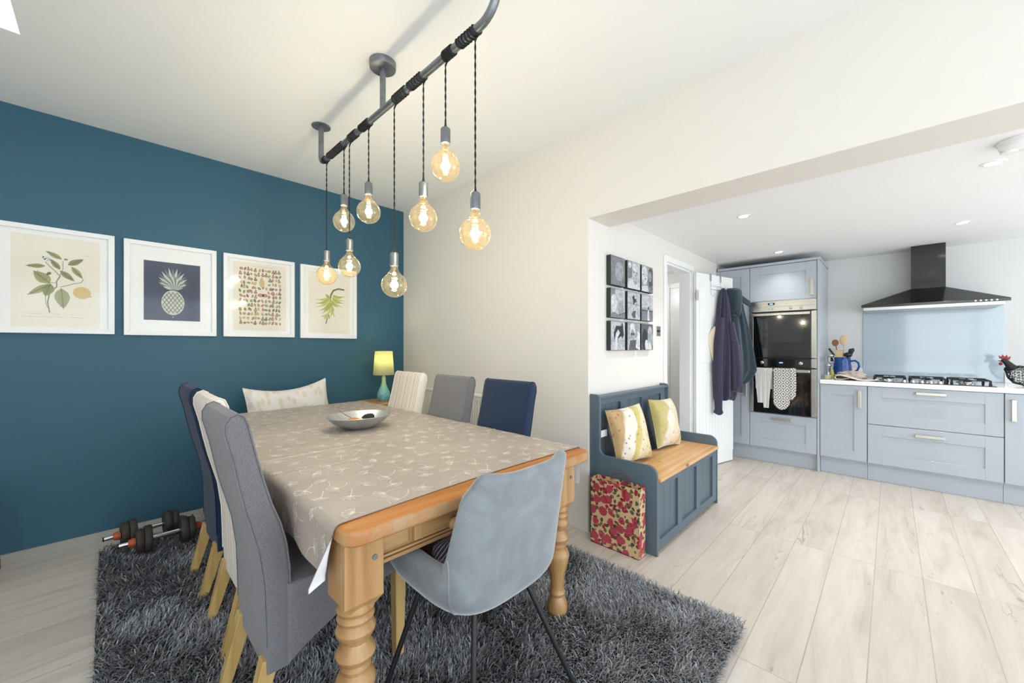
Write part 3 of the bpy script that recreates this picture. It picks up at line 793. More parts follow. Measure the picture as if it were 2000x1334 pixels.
vc = t.coord((1, 1, 1)); sp = t.n('ShaderNodeSeparateXYZ'); t.l(vc, sp.inputs[0])
dd = t.math('ADD', t.math('ADD', sp.outputs[0], t.math('MULTIPLY', t.math('SUBTRACT', sp.outputs[2], .1), -.45)), t.math('MULTIPLY', t.noise(vc, 4, 2), .14))
c = t.ramp(t.math('ADD', t.math('MULTIPLY', dd, 2.1), .42), [(0, rgb((172, 160, 92))), (.30, rgb((190, 176, 112))), (.34, rgb((216, 214, 200))), (.48, rgb((222, 214, 190))), (.52, rgb((222, 204, 172))), (.76, rgb((216, 200, 166))), (.79, rgb((178, 160, 74))), (.88, rgb((226, 214, 188)))])
c = t.mix(t.ramp(t.noise(vc, 40, 3), [(.58, (0, 0, 0, 1)), (.7, (.7, .7, .7, 1))]), c, rgb((168, 138, 50)))
t.l(c, b.inputs['Base Color']); b.inputs['Roughness'].default_value = .5; b.inputs['Sheen Weight'].default_value = .4
bump(t, b, t.noise(vc, 22, 3), .5, .008)
M['greyback'] = mat('grey_linen', (128, 138, 144), .85, bump=.3, bscale=200)
cushion('cushion', 'white cushion with beige leaf print behind the far end of the table', M['leafprint'], M['white_fabric'], .62, .36, .14, (1.055, 3.52, .60), (R(-14), R(-4), 0), pinch=.05, dent=.30)
cushion('cushion', 'ivory and orange floral cushion at the near end of the settle', M['floral'], M['greyback'], .34, .37, .14, (2.50, 1.25, .470), (R(-14), R(-4), R(-14)), group='cushions on the settle')
cushion('cushion', 'gold and cream silk cushion at the door end of the settle', M['goldsilk'], M['greyback'], .34, .37, .15, (3.06, 1.25, .470), (R(-14), R(3), R(-6)), group='cushions on the settle')

# ------------------------------------------------------------------ bowl
m, t, b = shader('hammered_pewter'); M['pewter'] = m
b.inputs['Metallic'].default_value = .85; b.inputs['Roughness'].default_value = .33
t.l(t.ramp(t.noise(t.coord(), 14, 4), [(.3, rgb((186, 188, 192))), (.7, rgb((214, 216, 218)))]), b.inputs['Base Color'])
bump(t, b, t.noise(t.coord(), 60, 3), .12, .003)
bc_ = (1.005, 2.20, .7785)
prof = [(0, .0), (.04, .001), (.09, .012), (.14, .040), (.178, .076), (.181, .078), (.179, .080), (.138, .046), (.088, .018), (.04, .007), (0, .006)]
bw = G().lathe(prof, bc_, 48, sq=.86).build('bowl', M['pewter'], smooth=60, loc=bc_); tag(bw, 'shallow pewter coloured metal bowl on the tablecloth', 'bowl')
def lump(c, r, s_, name, m, label, cat):
    rn = Vector((s_, s_ * 2, 0))
    o = G().ball(c, r, 20, 12, lambda p: 1 + .3 * noise.noise(p * 3 + rn)).build(name, m, smooth=60, loc=c)
    return tag(o, label, cat)
M['pot'] = mat('orange_shell', (204, 138, 96), .6, var=.2, vscale=40); M['dark'] = mat('dark_pinecone', (44, 40, 36), .8, bump=.6, bscale=120)
lump((.985, 2.225, .822), (.040, .028, .016), 1, 'dried_fruit_slice', M['pot'], 'orange dried fruit slice at the left in the metal bowl', 'dried fruit')
lump((1.03, 2.19, .820), (.030, .020, .012), 5, 'dried_fruit_slice', M['pot'], 'smaller orange dried slice beside the dark cone in the bowl', 'dried fruit')
lump((1.065, 2.205, .832), (.036, .03, .024), 3, 'pine_cone', M['dark'], 'dark pine cone in the metal bowl', 'pine cone')
tw = G().tube([(.985, 2.235, .832), (.955, 2.27, .855), (.930, 2.300, .880)], .0018, 5).build('twig', M['brown'], loc=(.985, 2.235, .80)); tag(tw, 'thin dry twig leaning on the rim of the bowl', 'twig')

# ------------------------------------------------------------------ pipe pendant lights
PX, PZ, pr = .989, 2.475, .0165
pl = thing('ceiling_light_pipe', 'galvanised steel pipe light fitting hung from the ceiling over the table', 'light fitting', (PX, 1.9, HC))
path = [(PX, 2.735, HC - .004), (PX, 2.735, PZ + .045)] + [(PX, 2.735 - .045 * (1 - math.cos(a)), PZ + .045 - .045 * math.sin(a)) for a in [PI / 2 * k / 6 for k in range(1, 7)]]
path += [(PX, 1.13, PZ)] + [(PX, 1.13 - .10 * math.sin(a), PZ + .10 * (1 - math.cos(a))) for a in [PI / 2 * k / 8 for k in range(1, 9)]] + [(PX, 1.03, HC - .004)]
G().tube(path, pr, 20).build('pipe', M['galv'], pl, smooth=50)
for y in (2.735, 1.03):
    G().lathe([(pr, -.016), (.022, -.014), (.022, -.006), (.058, -.006), (.058, 0)], (PX, y, HC), 32).build('flange', M['galv'], pl, smooth=40)
G().lathe([(.0, -.036), (.058, -.036), (.064, -.033), (.066, -.028), (.066, 0)], (PX, 1.891, HC), 40).build('ceiling_rose', M['galv'], pl, smooth=40)
G().tube([(PX, 1.891, HC - .03), (PX, 1.891, PZ)], .015, 16).build('drop_rod', M['galv'], pl, smooth=50)
BULB = 2.9
def pendant(label, y, zh, zr, wraps, grp):
    """zh: top of the lamp holder; cord wound round the pipe, then down"""
    t_ = thing('pendant_bulb', label, 'pendant light', (PX, y, zh), 0, grp)
    g = G()
    y0, y1, turns = wraps
    n_ = max(8, int(turns * 14)); rc = pr + .003; pth = []
    for i in range(n_ + 1):
        f = i / n_; a = 2 * PI * turns * f + PI * .5 * 0
        rw = rc + .0012 * math.sin(i * .9) + .0012
        pth.append((PX + rw * math.cos(a), y0 + (y1 - y0) * f + .0025 * math.sin(i * .37), PZ + rw * math.sin(a)))
    pth2 = [pth[-1], (PX + .008, y, PZ - rc), (PX, y, PZ - rc - .02)]
    g.tube(pth, .0031, 6); g.tube(pth2, .0038, 6)
    # two strands twisted together
    L_ = (PZ - rc - .02) - (zh + .02)
    for ph in (0, PI):
        q = []
        k = max(12, int(L_ / .006))
        for i in range(k + 1):
            z = PZ - rc - .02 - L_ * i / k; a = ph + i * .55
            q.append((PX + .0020 * math.cos(a), y + .0020 * math.sin(a), z))
        g.tube(q, .0021, 5, cap=False)
    g.build('cord', M['cord'], t_, smooth=60)
    G().lathe([(.0035, .028), (.005, .012), (.011, 0), (.0, 0)], (PX, y, zh), 20).build('cord_grip', M['black'], t_, smooth=50)
    G().lathe([(0, 0), (.017, 0), (.0205, -.005), (.0205, -.066), (.018, -.067), (0, -.067)], (PX, y, zh), 28).build('lamp_holder', M['galv'], t_, smooth=40)
    zb2 = zh - .067; rb = .0625
    pf = [(.0165, 0), (.0168, -.010), (.022, -.024), (.034, -.038)]
    cz = zb2 - .155 + rb
    for k in range(3, 17):
        a = R(52 - k * 0) if False else R(60 - (k - 3) * 150 / 13); pf.append((rb * math.cos(a), cz - zb2 + rb * math.sin(a)))
    pf[-1] = (0, cz - zb2 - rb)
    bb = G().lathe(pf, (PX, y, zb2), 36, cap=False).build('bulb', M['amber'], t_, smooth=70)
    f_ = G(); pts2 = []
    for i in range(90):
        f = i / 89; a = f * 2 * PI * 6; rl = .011 * (1 - .15 * f)
        pts2.append((PX + rl * math.cos(a), y + rl * math.sin(a), cz + .038 - .066 * f))
    f_.tube(pts2, .0016, 5); f_.build('filament', M['filament'], bb, smooth=60, world=False)
    fl = bb.children[0]; fl.location = (-t_.location.x, -t_.location.y, -t_.location.z)
    pt_ = bpy.data.lights.new('bulb_light', 'POINT'); pt_.energy = BULB; pt_.color = (.82, .96, 1); pt_.shadow_soft_size = .02
    po3 = bpy.data.objects.new('bulb_light', pt_); COL.objects.link(po3); po3.parent = t_; po3.location = (0, 0, -.16)
    G().lathe([(.006, 0), (.005, -.03), (.003, -.055), (0, -.056)], (PX, y, zb2), 10).build('glass_stem', M['amber'], t_, smooth=60)
    return t_
GP = 'filament bulbs hanging from the pipe'
specs = [('filament bulb at the far end of the pipe, low in front of the banana print', 2.64, 1.874, (2.685, 2.64, 3)),
         ('high hanging filament bulb, second from the far end of the pipe', 2.37, 2.165, (2.60, 2.375, 10)),
         ('low filament bulb, third from the far end, overlapping the banana print frame', 2.294, 1.882, (2.19, 2.29, 5)),
         ('filament bulb fourth from the far end, high beside the teal wall top', 2.049, 2.145, (2.14, 2.04, 10)),
         ('lowest hanging filament bulb, above the table lamp side of the table', 1.774, 1.716, (1.655, 1.772, 6)),
         ('filament bulb third from the near end, against the cream wall', 1.515, 1.990, (1.635, 1.517, 6)),
         ('highest filament bulb on the shortest cord, second from the near end', 1.349, 2.170, (1.295, 1.352, 9)),
         ('nearest and largest looking filament bulb, at the near end of the pipe', 1.157, 1.846, (1.262, 1.145, 7))]
for l_, y, zh, wr in specs: pendant(l_, y, zh, 0, wr, GP)

# ------------------------------------------------------------------ framed prints on the teal wall
M['print_cream'] = mat('aged_paper', (236, 229, 213), .8, var=.03, vscale=4)
M['mount'] = mat('white_mount', (243, 242, 240), .8)
pal = {'leaf': (150, 154, 108), 'leaf2': (168, 168, 122), 'vein': (116, 122, 78), 'stem': (150, 146, 118), 'lemon': (214, 190, 128), 'ink': (170, 160, 148), 'navy': (74, 80, 98), 'pine': (196, 200, 190),
       'pine2': (120, 130, 126), 'pinefruit': (206, 204, 184), 'ban': (206, 202, 132), 'ban2': (184, 182, 104), 'ban3': (112, 118, 66), 'v1': (180, 142, 124), 'v2': (190, 162, 120), 'v3': (128, 134, 100), 'v4': (194, 140, 130), 'v5': (140, 116, 104), 'flower': (228, 228, 226), 'v6': (208, 184, 134)}
PM = {k: mat('ink_' + k, v_, .8) for k, v_ in pal.items()}; keys = list(PM); 
class Art(G):
    def shape(s, poly2, key, lay): s.cur = 1 + keys.index(key); s.poly([(p[0], -.0008 - lay * .0002, p[1]) for p in poly2])
def framed(x0, x1, z0, z1, label, px0, px1, pz0, pz1, draw):
    t_ = thing('framed_print', label, 'picture', ((x0 + x1) / 2, YT, z0), 0, 'framed prints on the teal wall')
    W_, H_ = x1 - x0, z1 - z0; fw = .030; ox, oz = -W_ / 2, 0
    g = G(); d0, d1 = -.030, -.002
    g.prism([(ox, 0), (ox + W_, 0), (ox + W_ - fw, fw), (ox + fw, fw)], 1, d0, d1)
    g.prism([(ox, H_), (ox + fw, H_ - fw), (ox + W_ - fw, H_ - fw), (ox + W_, H_)], 1, d0, d1)
    g.prism([(ox, 0), (ox + fw, fw), (ox + fw, H_ - fw), (ox, H_)], 1, d0, d1)
    g.prism([(ox + W_, 0), (ox + W_, H_), (ox + W_ - fw, H_ - fw), (ox + W_ - fw, fw)], 1, d0, d1)
    g.build('frame', M['frame_white'], t_, bevel=.002, world=False)
    G().box(ox + fw, ox + W_ - fw, -.014, -.008, fw, H_ - fw).build('mount', M['mount'], t_, world=False)
    a = Art(); w_, h_ = px1 - px0, pz1 - pz0
    a.cur = 0; a.box(0, w_, -.0005, .0012, 0, h_)
    draw(a, w_, h_)
    o = a.build('print', [M['print_cream']] + [PM[k] for k in keys], t_, world=False)
    # keep drawing faces towards the room
    o.location = (ox + px0 - x0, -.0153, pz0 - z0)
    G().box(ox + fw, ox + W_ - fw, -.0215, -.0195, fw, H_ - fw).build('glass', M['glass'], t_, world=False)
    return t_
def lemon(a, w_, h_):
    C = lambda x, y: ((x - 85) / 785 * w_, (1 - (y - 240) / 820) * h_)
    S = lambda pts, wd_, k='stem', ly=1: a.shape(strip2([C(*p) for p in pts], wd_), k, ly)
    S([(408, 925), (390, 830), (410, 740), (470, 690), (468, 640), (500, 590)], .006); S([(500, 590), (460, 550), (400, 500), (370, 470)], .004)
    S([(500, 690), (560, 670), (620, 650), (690, 635), (715, 600)], .004); S([(495, 590), (525, 520), (525, 450)], .003); S([(465, 650), (420, 655), (380, 670)], .003); S([(370, 760), (375, 840), (390, 880)], .003)
    LV = [((515, 435), (375, 372), 60), ((570, 480), (715, 415), 75), ((370, 508), (205, 520), 60), ((500, 528), (410, 440), 60), ((605, 495), (705, 595), 65), ((500, 540), (630, 625), 70), ((410, 660), (270, 560), 130), ((420, 560), (380, 590), 40),
          ((420, 670), (220, 775), 80), ((415, 665), (370, 780), 110), ((510, 700), (530, 885), 140)]
    for i, (p, q, wd_) in enumerate(LV):
        A, B = Vector(C(*p)), Vector(C(*q)); d = B - A; L_ = d.length; an = math.atan2(d.y, d.x); W_ = wd_ / 785 * w_
        a.shape(leafp(A.x, A.y, an, L_, W_), 'leaf' if i % 2 else 'leaf2', 2 + i * .3)
        a.shape(strip2([tuple(A), tuple(B)], .0030), 'vein', 6)
        for k in range(2, 8):
            m_ = A + d * k / 9
            for sg in (-1, 1): a.shape(strip2([tuple(m_), (m_.x + math.cos(an + sg * .9) * W_ * .34, m_.y + math.sin(an + sg * .9) * W_ * .36)], .0016), 'vein', 6)
    e = C(700, 730); a.shape(ell(e[0], e[1], 84 / 785 * w_, 56 / 820 * h_, 24, -.15), 'lemon', 3); f = C(780, 760); a.shape(ell(f[0], f[1], .008, .006, 8), 'lemon', 3)
    e = C(552, 432); a.shape(ell(e[0], e[1], .009, .007, 10), 'leaf', 3)
    for k in range(16):
        q = C(330 + 9 * (k % 8) + random.uniform(-8, 8) + 20, 430 + 26 * (k // 8) + random.uniform(-15, 15)); a.shape(ell(q[0], q[1], .008, .003, 8, random.uniform(0, 3)), 'flower', 4)
    S([(160, 920), (780, 945)], .0006, 'ink')
    for y, xs in ((938, ((190, 350), (440, 500))), (962, ((180, 430), (450, 530), (600, 720))), (378, ((720, 780),)), (865, ((675, 700),))):
        for x0, x1 in xs: S([(x0, y), (x1, y + 3)], .0014, 'ink')
def pineapple(a, w_, h_):
    a.shape([(0.0, 0.0), (w_, 0), (w_, h_), (0, h_)], 'navy', 0)
    cx, cz = w_ * .5, h_ * .31; rx, rz = w_ * .205, h_ * .215
    a.shape(ell(cx, cz, rx, rz, 30), 'pinefruit', 2)
    for k in range(-5, 6):
        for sg in (-1, 1):
            pts = []
            for i in range(13):
                t_ = -1 + 2 * i / 12; x = k * .36 + sg * t_ * .9
                if x * x + t_ * t_ < .96: pts.append((cx + x * rx, cz + t_ * rz))
            if len(pts) > 2: a.shape(strip2(pts, .0046), 'pine2', 4)
    for k in range(34):
        f = (k % 17) / 16; a_ = PI * (.12 + .76 * f); L_ = h_ * (.17 + .20 * math.sin(PI * f) ** 1.5) * (1 if k < 17 else .66)
        x0 = cx + math.cos(a_) * .012; z0 = h_ * .55 + (0 if k < 17 else -.006)
        a.shape(leafp(x0, z0, a_, L_, .020, 6, bend=.09 * math.cos(a_)), 'pine' if k % 2 else 'pine2', 3 + k * .05)
    a.shape(ell(cx, h_ * .06, w_ * .012, w_ * .012, 8), 'pine', 4)
def veg(a, w_, h_):
    r_ = random.Random(5); ks = ['v1', 'v2', 'v3', 'v4', 'v5', 'v6', 'leaf', 'leaf2']
    x0, x1, z0, z1 = w_ * .10, w_ * .90, h_ * .08, h_ * .93
    n = 0
    for j in range(13):
        for i in range(12):
            x = x0 + (x1 - x0) * (i + .5) / 12 + r_.uniform(-.004, .004); z = z0 + (z1 - z0) * (j + .5) / 13 + r_.uniform(-.004, .004)
            if abs(x - w_ * .52) < .035 and abs(z - h_ * .74) < .05: continue
            if abs(x - w_ * .53) < .04 and abs(z - h_ * .53) < .022: continue
            q = r_.random(); k = r_.choice(ks)
            if q < .4: a.shape(ell(x, z, r_.uniform(.010, .017), r_.uniform(.007, .012), 12, r_.uniform(0, 3)), k, 1)
            elif q < .75: a.shape(leafp(x, z - .012, PI / 2 + r_.uniform(-.5, .5), .034, .017), k, 1)
            else:
                a.shape(ell(x, z - .004, .013, .011, 12), k, 1); a.shape(leafp(x, z + .004, PI / 2 + r_.uniform(-.3, .3), .018, .013), 'v3', 1)
            a.shape(strip2([(x, z - .012), (x + .001, z + .010)], .0022), 'ink', 3)
    a.shape(leafp(w_ * .52, h_ * .64, PI / 2, .095, .040), 'v6', 2)
    a.shape(ell(w_ * .50, h_ * .53, .024, .016, 18), 'v4', 2); a.shape(ell(w_ * .58, h_ * .53, .020, .015, 18), 'v4', 2); a.shape(ell(w_ * .30, h_ * .585, .018, .011, 16), 'v1', 2); a.shape(ell(w_ * .73, h_ * .57, .017, .012, 16), 'v4', 2)
    a.shape(strip2([(w_ * .3, h_ * .955), (w_ * .75, h_ * .955)], .0015), 'ink', 2)
def banana(a, w_, h_):
    C = lambda x, y: ((x - 685) / 290 * w_, (1 - (y - 240) / 475) * h_)
    a.shape(strip2([C(*p) for p in ((935, 362), (890, 358), (855, 375), (838, 410), (832, 450), (845, 500), (820, 560), (802, 640))], [.016, .016, .015, .014, .012, .012, .010, .008]), 'ban3', 1)
    H = [((835, 420), (740, 455)), ((835, 430), (735, 485)), ((835, 440), (745, 510)), ((840, 450), (760, 540)), ((840, 460), (775, 560)), ((845, 410), (935, 415)), ((845, 420), (932, 450)), ((845, 430), (925, 470)), ((845, 440), (915, 500)), ((840, 450), (890, 505)),
         ((840, 480), (800, 580)), ((842, 490), (835, 580)), ((845, 500), (865, 580)), ((840, 470), (790, 540)), ((820, 560), (770, 585)), ((820, 565), (830, 600)), ((815, 570), (790, 600)), ((800, 410), (835, 430))]
    for i, (p, q) in enumerate(H):
        A, B = Vector(C(*p)), Vector(C(*q)); d = B - A; an = math.atan2(d.y, d.x)
        a.shape(leafp(A.x, A.y, an, d.length, .026, 8, bend=(.14 if d.x < 0 else -.14)), ('ban', 'ban2')[i % 2], 2 + i * .1)
        e = A + d; a.shape(ell(e.x, e.y, .003, .003, 6), 'ban3', 5)
        a.shape(strip2([tuple(A + d * .1), tuple(A + d * .5 + Vector((-d.y, d.x)) * (.12 if d.x < 0 else -.12)), tuple(A + d * .95)], .0012), 'ban3', 5)
FZ0, FZ1 = 1.331, 2.0
framed(-.484, .029, FZ0 + .003, FZ1 + .003, 'white framed botanical print of a lemon branch, leftmost on the teal wall', -.411, -.041, 1.37, 1.945, lemon)
framed(.073, .590, FZ0, FZ1, 'white framed print of a pale pineapple on a dark ground', .174, .490, 1.442, 1.868, pineapple)
framed(.635, 1.150, FZ0, FZ1 - .003, 'white framed chart of many small fruits and vegetables', .700, 1.085, 1.385, 1.945, veg)
framed(1.198, 1.712, FZ0 - .003, FZ1 - .006, 'white framed print of a green banana bunch, nearest the corner', 1.270, 1.645, 1.375, 1.945, banana)

# ------------------------------------------------------------------ side cabinet and table lamp
M['sidewood'] = wood('honey_wood', (150, 100, 50), (182, 132, 70), (200, 150, 86), (1, 10, 10))
sc_ = thing('side_table', 'small honey brown wooden side table in the corner under the lamp', 'side table', (1.93, 3.56, 0))
G().rprism(rrect(1.71, 2.15, 3.36, 3.78, .012), 2, .69, .72, .006).build('tabletop', M['sidewood'], sc_, smooth=40)
G().box(1.735, 2.125, 3.385, 3.755, .60, .69).build('apron', M['sidewood'], sc_, bevel=.003)
for x in (1.755, 2.105):
    for y in (3.405, 3.735): G().taper((x, y, 0), (x, y, .60), (.014, .014), (.02, .02)).build('leg', M['sidewood'], sc_, bevel=.002)
lp = thing('table_lamp', 'table lamp with turquoise ceramic base and lit yellow green shade', 'lamp', (1.885, 3.585, .72))
m, t, b = shader('turquoise_glaze'); M['glaze'] = m
sp = t.n('ShaderNodeSeparateXYZ'); t.l(t.coord(), sp.inputs[0])
c = t.ramp(t.math('MULTIPLY', sp.outputs[2], 4.2), [(0, rgb((84, 156, 178))), (.45, rgb((112, 186, 184))), (.9, rgb((176, 206, 140)))])
t.l(t.mix(t.ramp(t.noise(t.coord(), 70, 3), [(.5, (0, 0, 0, 1)), (.65, (.5, .5, .5, 1))]), c, rgb((200, 222, 200))), b.inputs['Base Color']); b.inputs['Roughness'].default_value = .3
G().lathe([(0, 0), (.048, 0), (.060, .022), (.063, .05), (.058, .08), (.042, .115), (.027, .15), (.020, .185), (.018, .235), (0, .237)], (1.885, 3.585, .72), 36).build('base', M['glaze'], lp, smooth=60)
m = bpy.data.materials.new('lit_lampshade'); m.use_nodes = True; t = NT(m); M['shade'] = m
df = t.n('ShaderNodeBsdfDiffuse'); df.inputs[0].default_value = rgb((200, 200, 168)); tl = t.n('ShaderNodeBsdfTranslucent'); tl.inputs[0].default_value = rgb((196, 196, 156))
mx = t.n('ShaderNodeMixShader'); mx.inputs[0].default_value = .55; t.l(df.outputs[0], mx.inputs[1]); t.l(tl.outputs[0], mx.inputs[2]); o_ = t.n('ShaderNodeOutputMaterial'); t.l(mx.outputs[0], o_.inputs[0])
G().lathe([(.100, .253), (.083, .485), (.081, .485), (.098, .253), (.100, .253)], (1.885, 3.585, .72), 44, cap=False).build('lamp_shade', m, lp, smooth=60)
G().tube([(1.885, 3.585, .955), (1.885, 3.585, 1.03)], .009, 10).build('lamp_holder', M['satin'], lp, smooth=50)
G().ball((1.885, 3.585, 1.075), .028, 16, 12).build('bulb', M['bulbwhite'], lp, smooth=60)
pt = bpy.data.lights.new('table_lamp_light', 'POINT'); pt.energy = 2.0; pt.color = (1, .90, .62); pt.shadow_soft_size = .03
po_ = bpy.data.objects.new('table_lamp_light', pt); COL.objects.link(po_); po_.parent = lp; po_.location = (0, 0, .40)

# ------------------------------------------------------------------ radiator
M['rad'] = mat('radiator_enamel', (238, 234, 226), .4)
rd = thing('radiator', 'white panel radiator on the cream wall behind the chairs', 'radiator', (2.19, 2.75, .15))
ry0, ry1 = 2.05, 3.42
def radp(u, v_): return None
g = G(); N_ = 41
for i in range(N_):
    y = ry0 + .02 + (ry1 - ry0 - .04) * (i + .5) / N_
    g.prism([(2.172, y - .013), (2.150, y - .009), (2.150, y + .009), (2.172, y + .013)], 2, .19, .80)
g.box(2.170, 2.178, ry0 + .01, ry1 - .01, .19, .80); g.box(2.150, 2.168, ry0, ry0 + .02, .17, .82).box(2.150, 2.168, ry1 - .02, ry1, .17, .82).box(2.150, 2.168, ry0, ry1, .16, .19).box(2.150, 2.168, ry0, ry1, .80, .826)
g.build('panel', M['rad'], rd)
g = G().box(2.143, 2.235, ry0 - .003, ry1 + .003, .826, .845)
g.build('top_grille', M['rad'], rd, bevel=.004)
G().box(2.19, 2.235, ry0 + .02, ry1 - .02, .19, .82).build('back_panel', M['rad'], rd)
G().tube([(2.20, ry0 - .03, 0), (2.20, ry0 - .03, .20), (2.20, ry0 + .02, .21)], .0075, 10).tube([(2.20, ry0 - .03, .17), (2.20, ry0 - .03, .24)], .016, 14).build('valve', M['gloss_white'], rd, smooth=50)

# ------------------------------------------------------------------ dumbbells
def dumbbell():
    t_ = thing('dumbbell', 'dumbbell with orange collars lying on the rug edge, nearer the table', 'dumbbell', (0, 0, 0), 0, 'dumbbells by the teal wall')
    G().tube([(-.205, 0, 0), (.205, 0, 0)], .0125, 16).build('bar', M['chrome'], t_, smooth=50, world=False)
    for s_ in (-1, 1):
        for x, r_, w_ in ((.082, .078, .034), (.117, .068, .034)):
            pf = [(.013, -w_ / 2), (r_ * .55, -w_ / 2 + .004), (r_ * .82, -w_ / 2), (r_ - .004, -w_ / 2), (r_, -w_ / 2 + .005), (r_, w_ / 2 - .005), (r_ - .004, w_ / 2), (r_ * .82, w_ / 2), (r_ * .55, w_ / 2 - .004), (.013, w_ / 2)]
            G().lathe(pf, (s_ * x, 0, 0), 32, axis=0, cap=False).build('weight_plate', M['rubber'], t_, smooth=40, world=False)
        a = .136; c_ = G().lathe([(.013, 0), (.024, 0), (.026, .012), (.020, .030), (.013, .032)], (0, 0, 0), 18, axis=0).build('collar', M['orange'], t_, smooth=40, world=False)
        c_.location = (s_ * a, 0, 0); c_.scale = (s_, 1, 1)
        e = G().lathe([(0, 0), (.013, 0), (.013, .006), (0, .006)], (0, 0, 0), 16, axis=0).build('end_cap', M['black'], t_, smooth=40, world=False); e.location = (s_ * .205 - (.006 if s_ < 0 else 0), 0, 0)
    return t_
db = dumbbell(); db.location = (.245, 3.165, .112); db.rotation_euler = (0, 0, R(2))
dup(db, (.185, 3.365, .108), R(5), 'dumbbell with orange collars lying closer to the teal wall')

# brown leg at the left edge of the view: a small stool mostly out of frame
st = thing('wooden_stool', 'reddish brown wooden leg of a stool at the left edge of the room', 'stool', (-.62, 3.45, 0))
G().rprism(rrect(-.80, -.44, 3.27, 3.63, .03), 2, .42, .45, .008).build('seat', M['brown'], st, smooth=40)
for x, y in ((-.455, 3.30), (-.78, 3.30), (-.455, 3.60), (-.78, 3.60)):
    sx = 1 if x > -.6 else -1; G().taper((x + sx * .02, y, 0), (x, y, .42), (.012, .012), (.018, .018)).build('leg', M['brown'], st, bevel=.002)

# ------------------------------------------------------------------ settle
BX0, BX1 = 2.262, 3.395
be = thing('settle_bench', 'slate blue storage settle with a pine seat lid against the photo wall', 'bench', ((BX0 + BX1) / 2, 1.22, 0))
yb = YO - .003
def endp():
    p = [(yb, 0), (yb, .93), (1.415, .93)]
    p += [(1.415 - .03 * math.sin(a), .90 + .03 * math.cos(a)) for a in [PI / 2 * k / 6 for k in range(1, 7)]]
    p += [(1.385, .60)] + [(1.385 - .045 * (1 - math.cos(a)) , .58 - .045 * math.sin(a)) for a in [PI / 2 * k / 6 for k in range(0, 7)]]
    p += [(1.055, .535)] + [(1.055 - .06 * math.sin(a), .475 + .06 * math.cos(a)) for a in [PI / 2 * k / 6 for k in range(1, 7)]]
    p += [(.995, 0)]
    return p
for x0, x1 in ((BX0, BX0 + .022), (BX1 - .022, BX1)): G().rprism(endp(), 0, x0, x1, .004, 2).build('end_panel', M['bench'], be, smooth=40)
cols = ((2.315, 2.595), (2.665, 2.935), (3.01, 3.285))
def panelled(y0, y1, z0, z1, pz0, pz1, x0, x1, name):
    g = G(); xs = [x0] + [c for ab in cols for c in ab] + [x1]
    for i in range(0, len(xs), 2): g.box(xs[i], xs[i + 1], y0, y1, z0, z1)
    for a, b_ in cols: g.box(a, b_, y0, y1, z0, pz0).box(a, b_, y0, y1, pz1, z1)
    o = g.build(name, M['bench'], be, bevel=.0015, seg=1)
    for a, b_ in cols:
        q = G(); n = 3
        for k in range(n):
            u0 = a + (b_ - a) * k / n; u1 = a + (b_ - a) * (k + 1) / n; q.box(u0 + .0012, u1 - .0012, y0 + .016, y0 + .021, pz0, pz1)
        q.box(a, b_, y0 + .019, y1, pz0, pz1).build('recessed_panel', M['bench'], be)
panelled(1.0, 1.024, .03, .438, .085, .397, BX0 + .022, BX1 - .022, 'front_panel')
panelled(1.412, 1.436, .438, .90, .50, .853, BX0 + .022, BX1 - .022, 'back_panel')
G().box(BX0 + .022, BX1 - .022, 1.388, 1.456, .90, .915).build('top_rail', M['bench'], be, bevel=.003)
G().box(BX0 + .022, BX1 - .022, 1.31, 1.412, .438, .456).build('rear_seat_board', M['bench'], be, bevel=.002)
G().box(BX0 + .026, BX1 - .026, .982, 1.308, .438, .460).build('seat_lid', M['pine_top_y'], be, bevel=.003)
G().box(BX0 + .022, BX1 - .022, 1.024, 1.44, .06, .075).build('base_board', M['bench'], be)
wt = G().box(2.290, 2.375, 1.395, 1.399, .640, .685).build('white_card', M['mount'], loc=(2.33, 1.397, .64)); tag(wt, 'small white card stuck on the settle back behind the floral cushion', 'card')

# ------------------------------------------------------------------ gift bag
m, t, b = shader('rose_paper'); M['roses'] = m
vc = t.coord((1, 1, 1)); 
nz = t.noise(vc, 22, 2, out=1); vm = t.n('ShaderNodeVectorMath', operation='MULTIPLY_ADD'); t.l(nz, vm.inputs[0]); vm.inputs[1].default_value = (.03, .03, .03); t.l(vc, vm.inputs[2])
def vor(sc, loc=(0, 0, 0)):
    v_ = t.n('ShaderNodeTexVoronoi'); v_.inputs['Scale'].default_value = sc; mp = t.n('ShaderNodeMapping'); mp.inputs['Location'].default_value = loc; t.l(vm.outputs[0], mp.inputs[0]); t.l(mp.outputs[0], v_.inputs['Vector']); return v_
lf = vor(34, (3, 1, 2)); rs_ = vor(17); r2 = vor(25, (7, 5, 1))
c = t.mix(t.ramp(lf.outputs[0], [(.38, (1, 1, 1, 1)), (.44, (0, 0, 0, 1))]), rgb((214, 184, 140)), t.ramp(lf.outputs[1], [(.3, rgb((66, 76, 52))), (.7, rgb((120, 110, 76)))]))
ring = t.math('FRACT', t.math('MULTIPLY', r2.outputs[0], 9)); c = t.mix(t.ramp(r2.outputs[0], [(.28, (1, 1, 1, 1)), (.32, (0, 0, 0, 1))]), c, t.ramp(ring, [(.2, rgb((122, 24, 46))), (.8, rgb((170, 48, 70)))]))
ring = t.math('FRACT', t.math('MULTIPLY', rs_.outputs[0], 10)); c = t.mix(t.ramp(rs_.outputs[0], [(.44, (1, 1, 1, 1)), (.48, (0, 0, 0, 1))]), c, t.ramp(ring, [(.1, rgb((146, 30, 56))), (.5, rgb((184, 62, 80))), (.9, rgb((206, 98, 104)))]))
t.l(c, b.inputs['Base Color']); b.inputs['Roughness'].default_value = .3
gb = thing('gift_bag', 'rose patterned paper gift bag standing against the end of the settle', 'bag', (2.195, 1.22, 0))
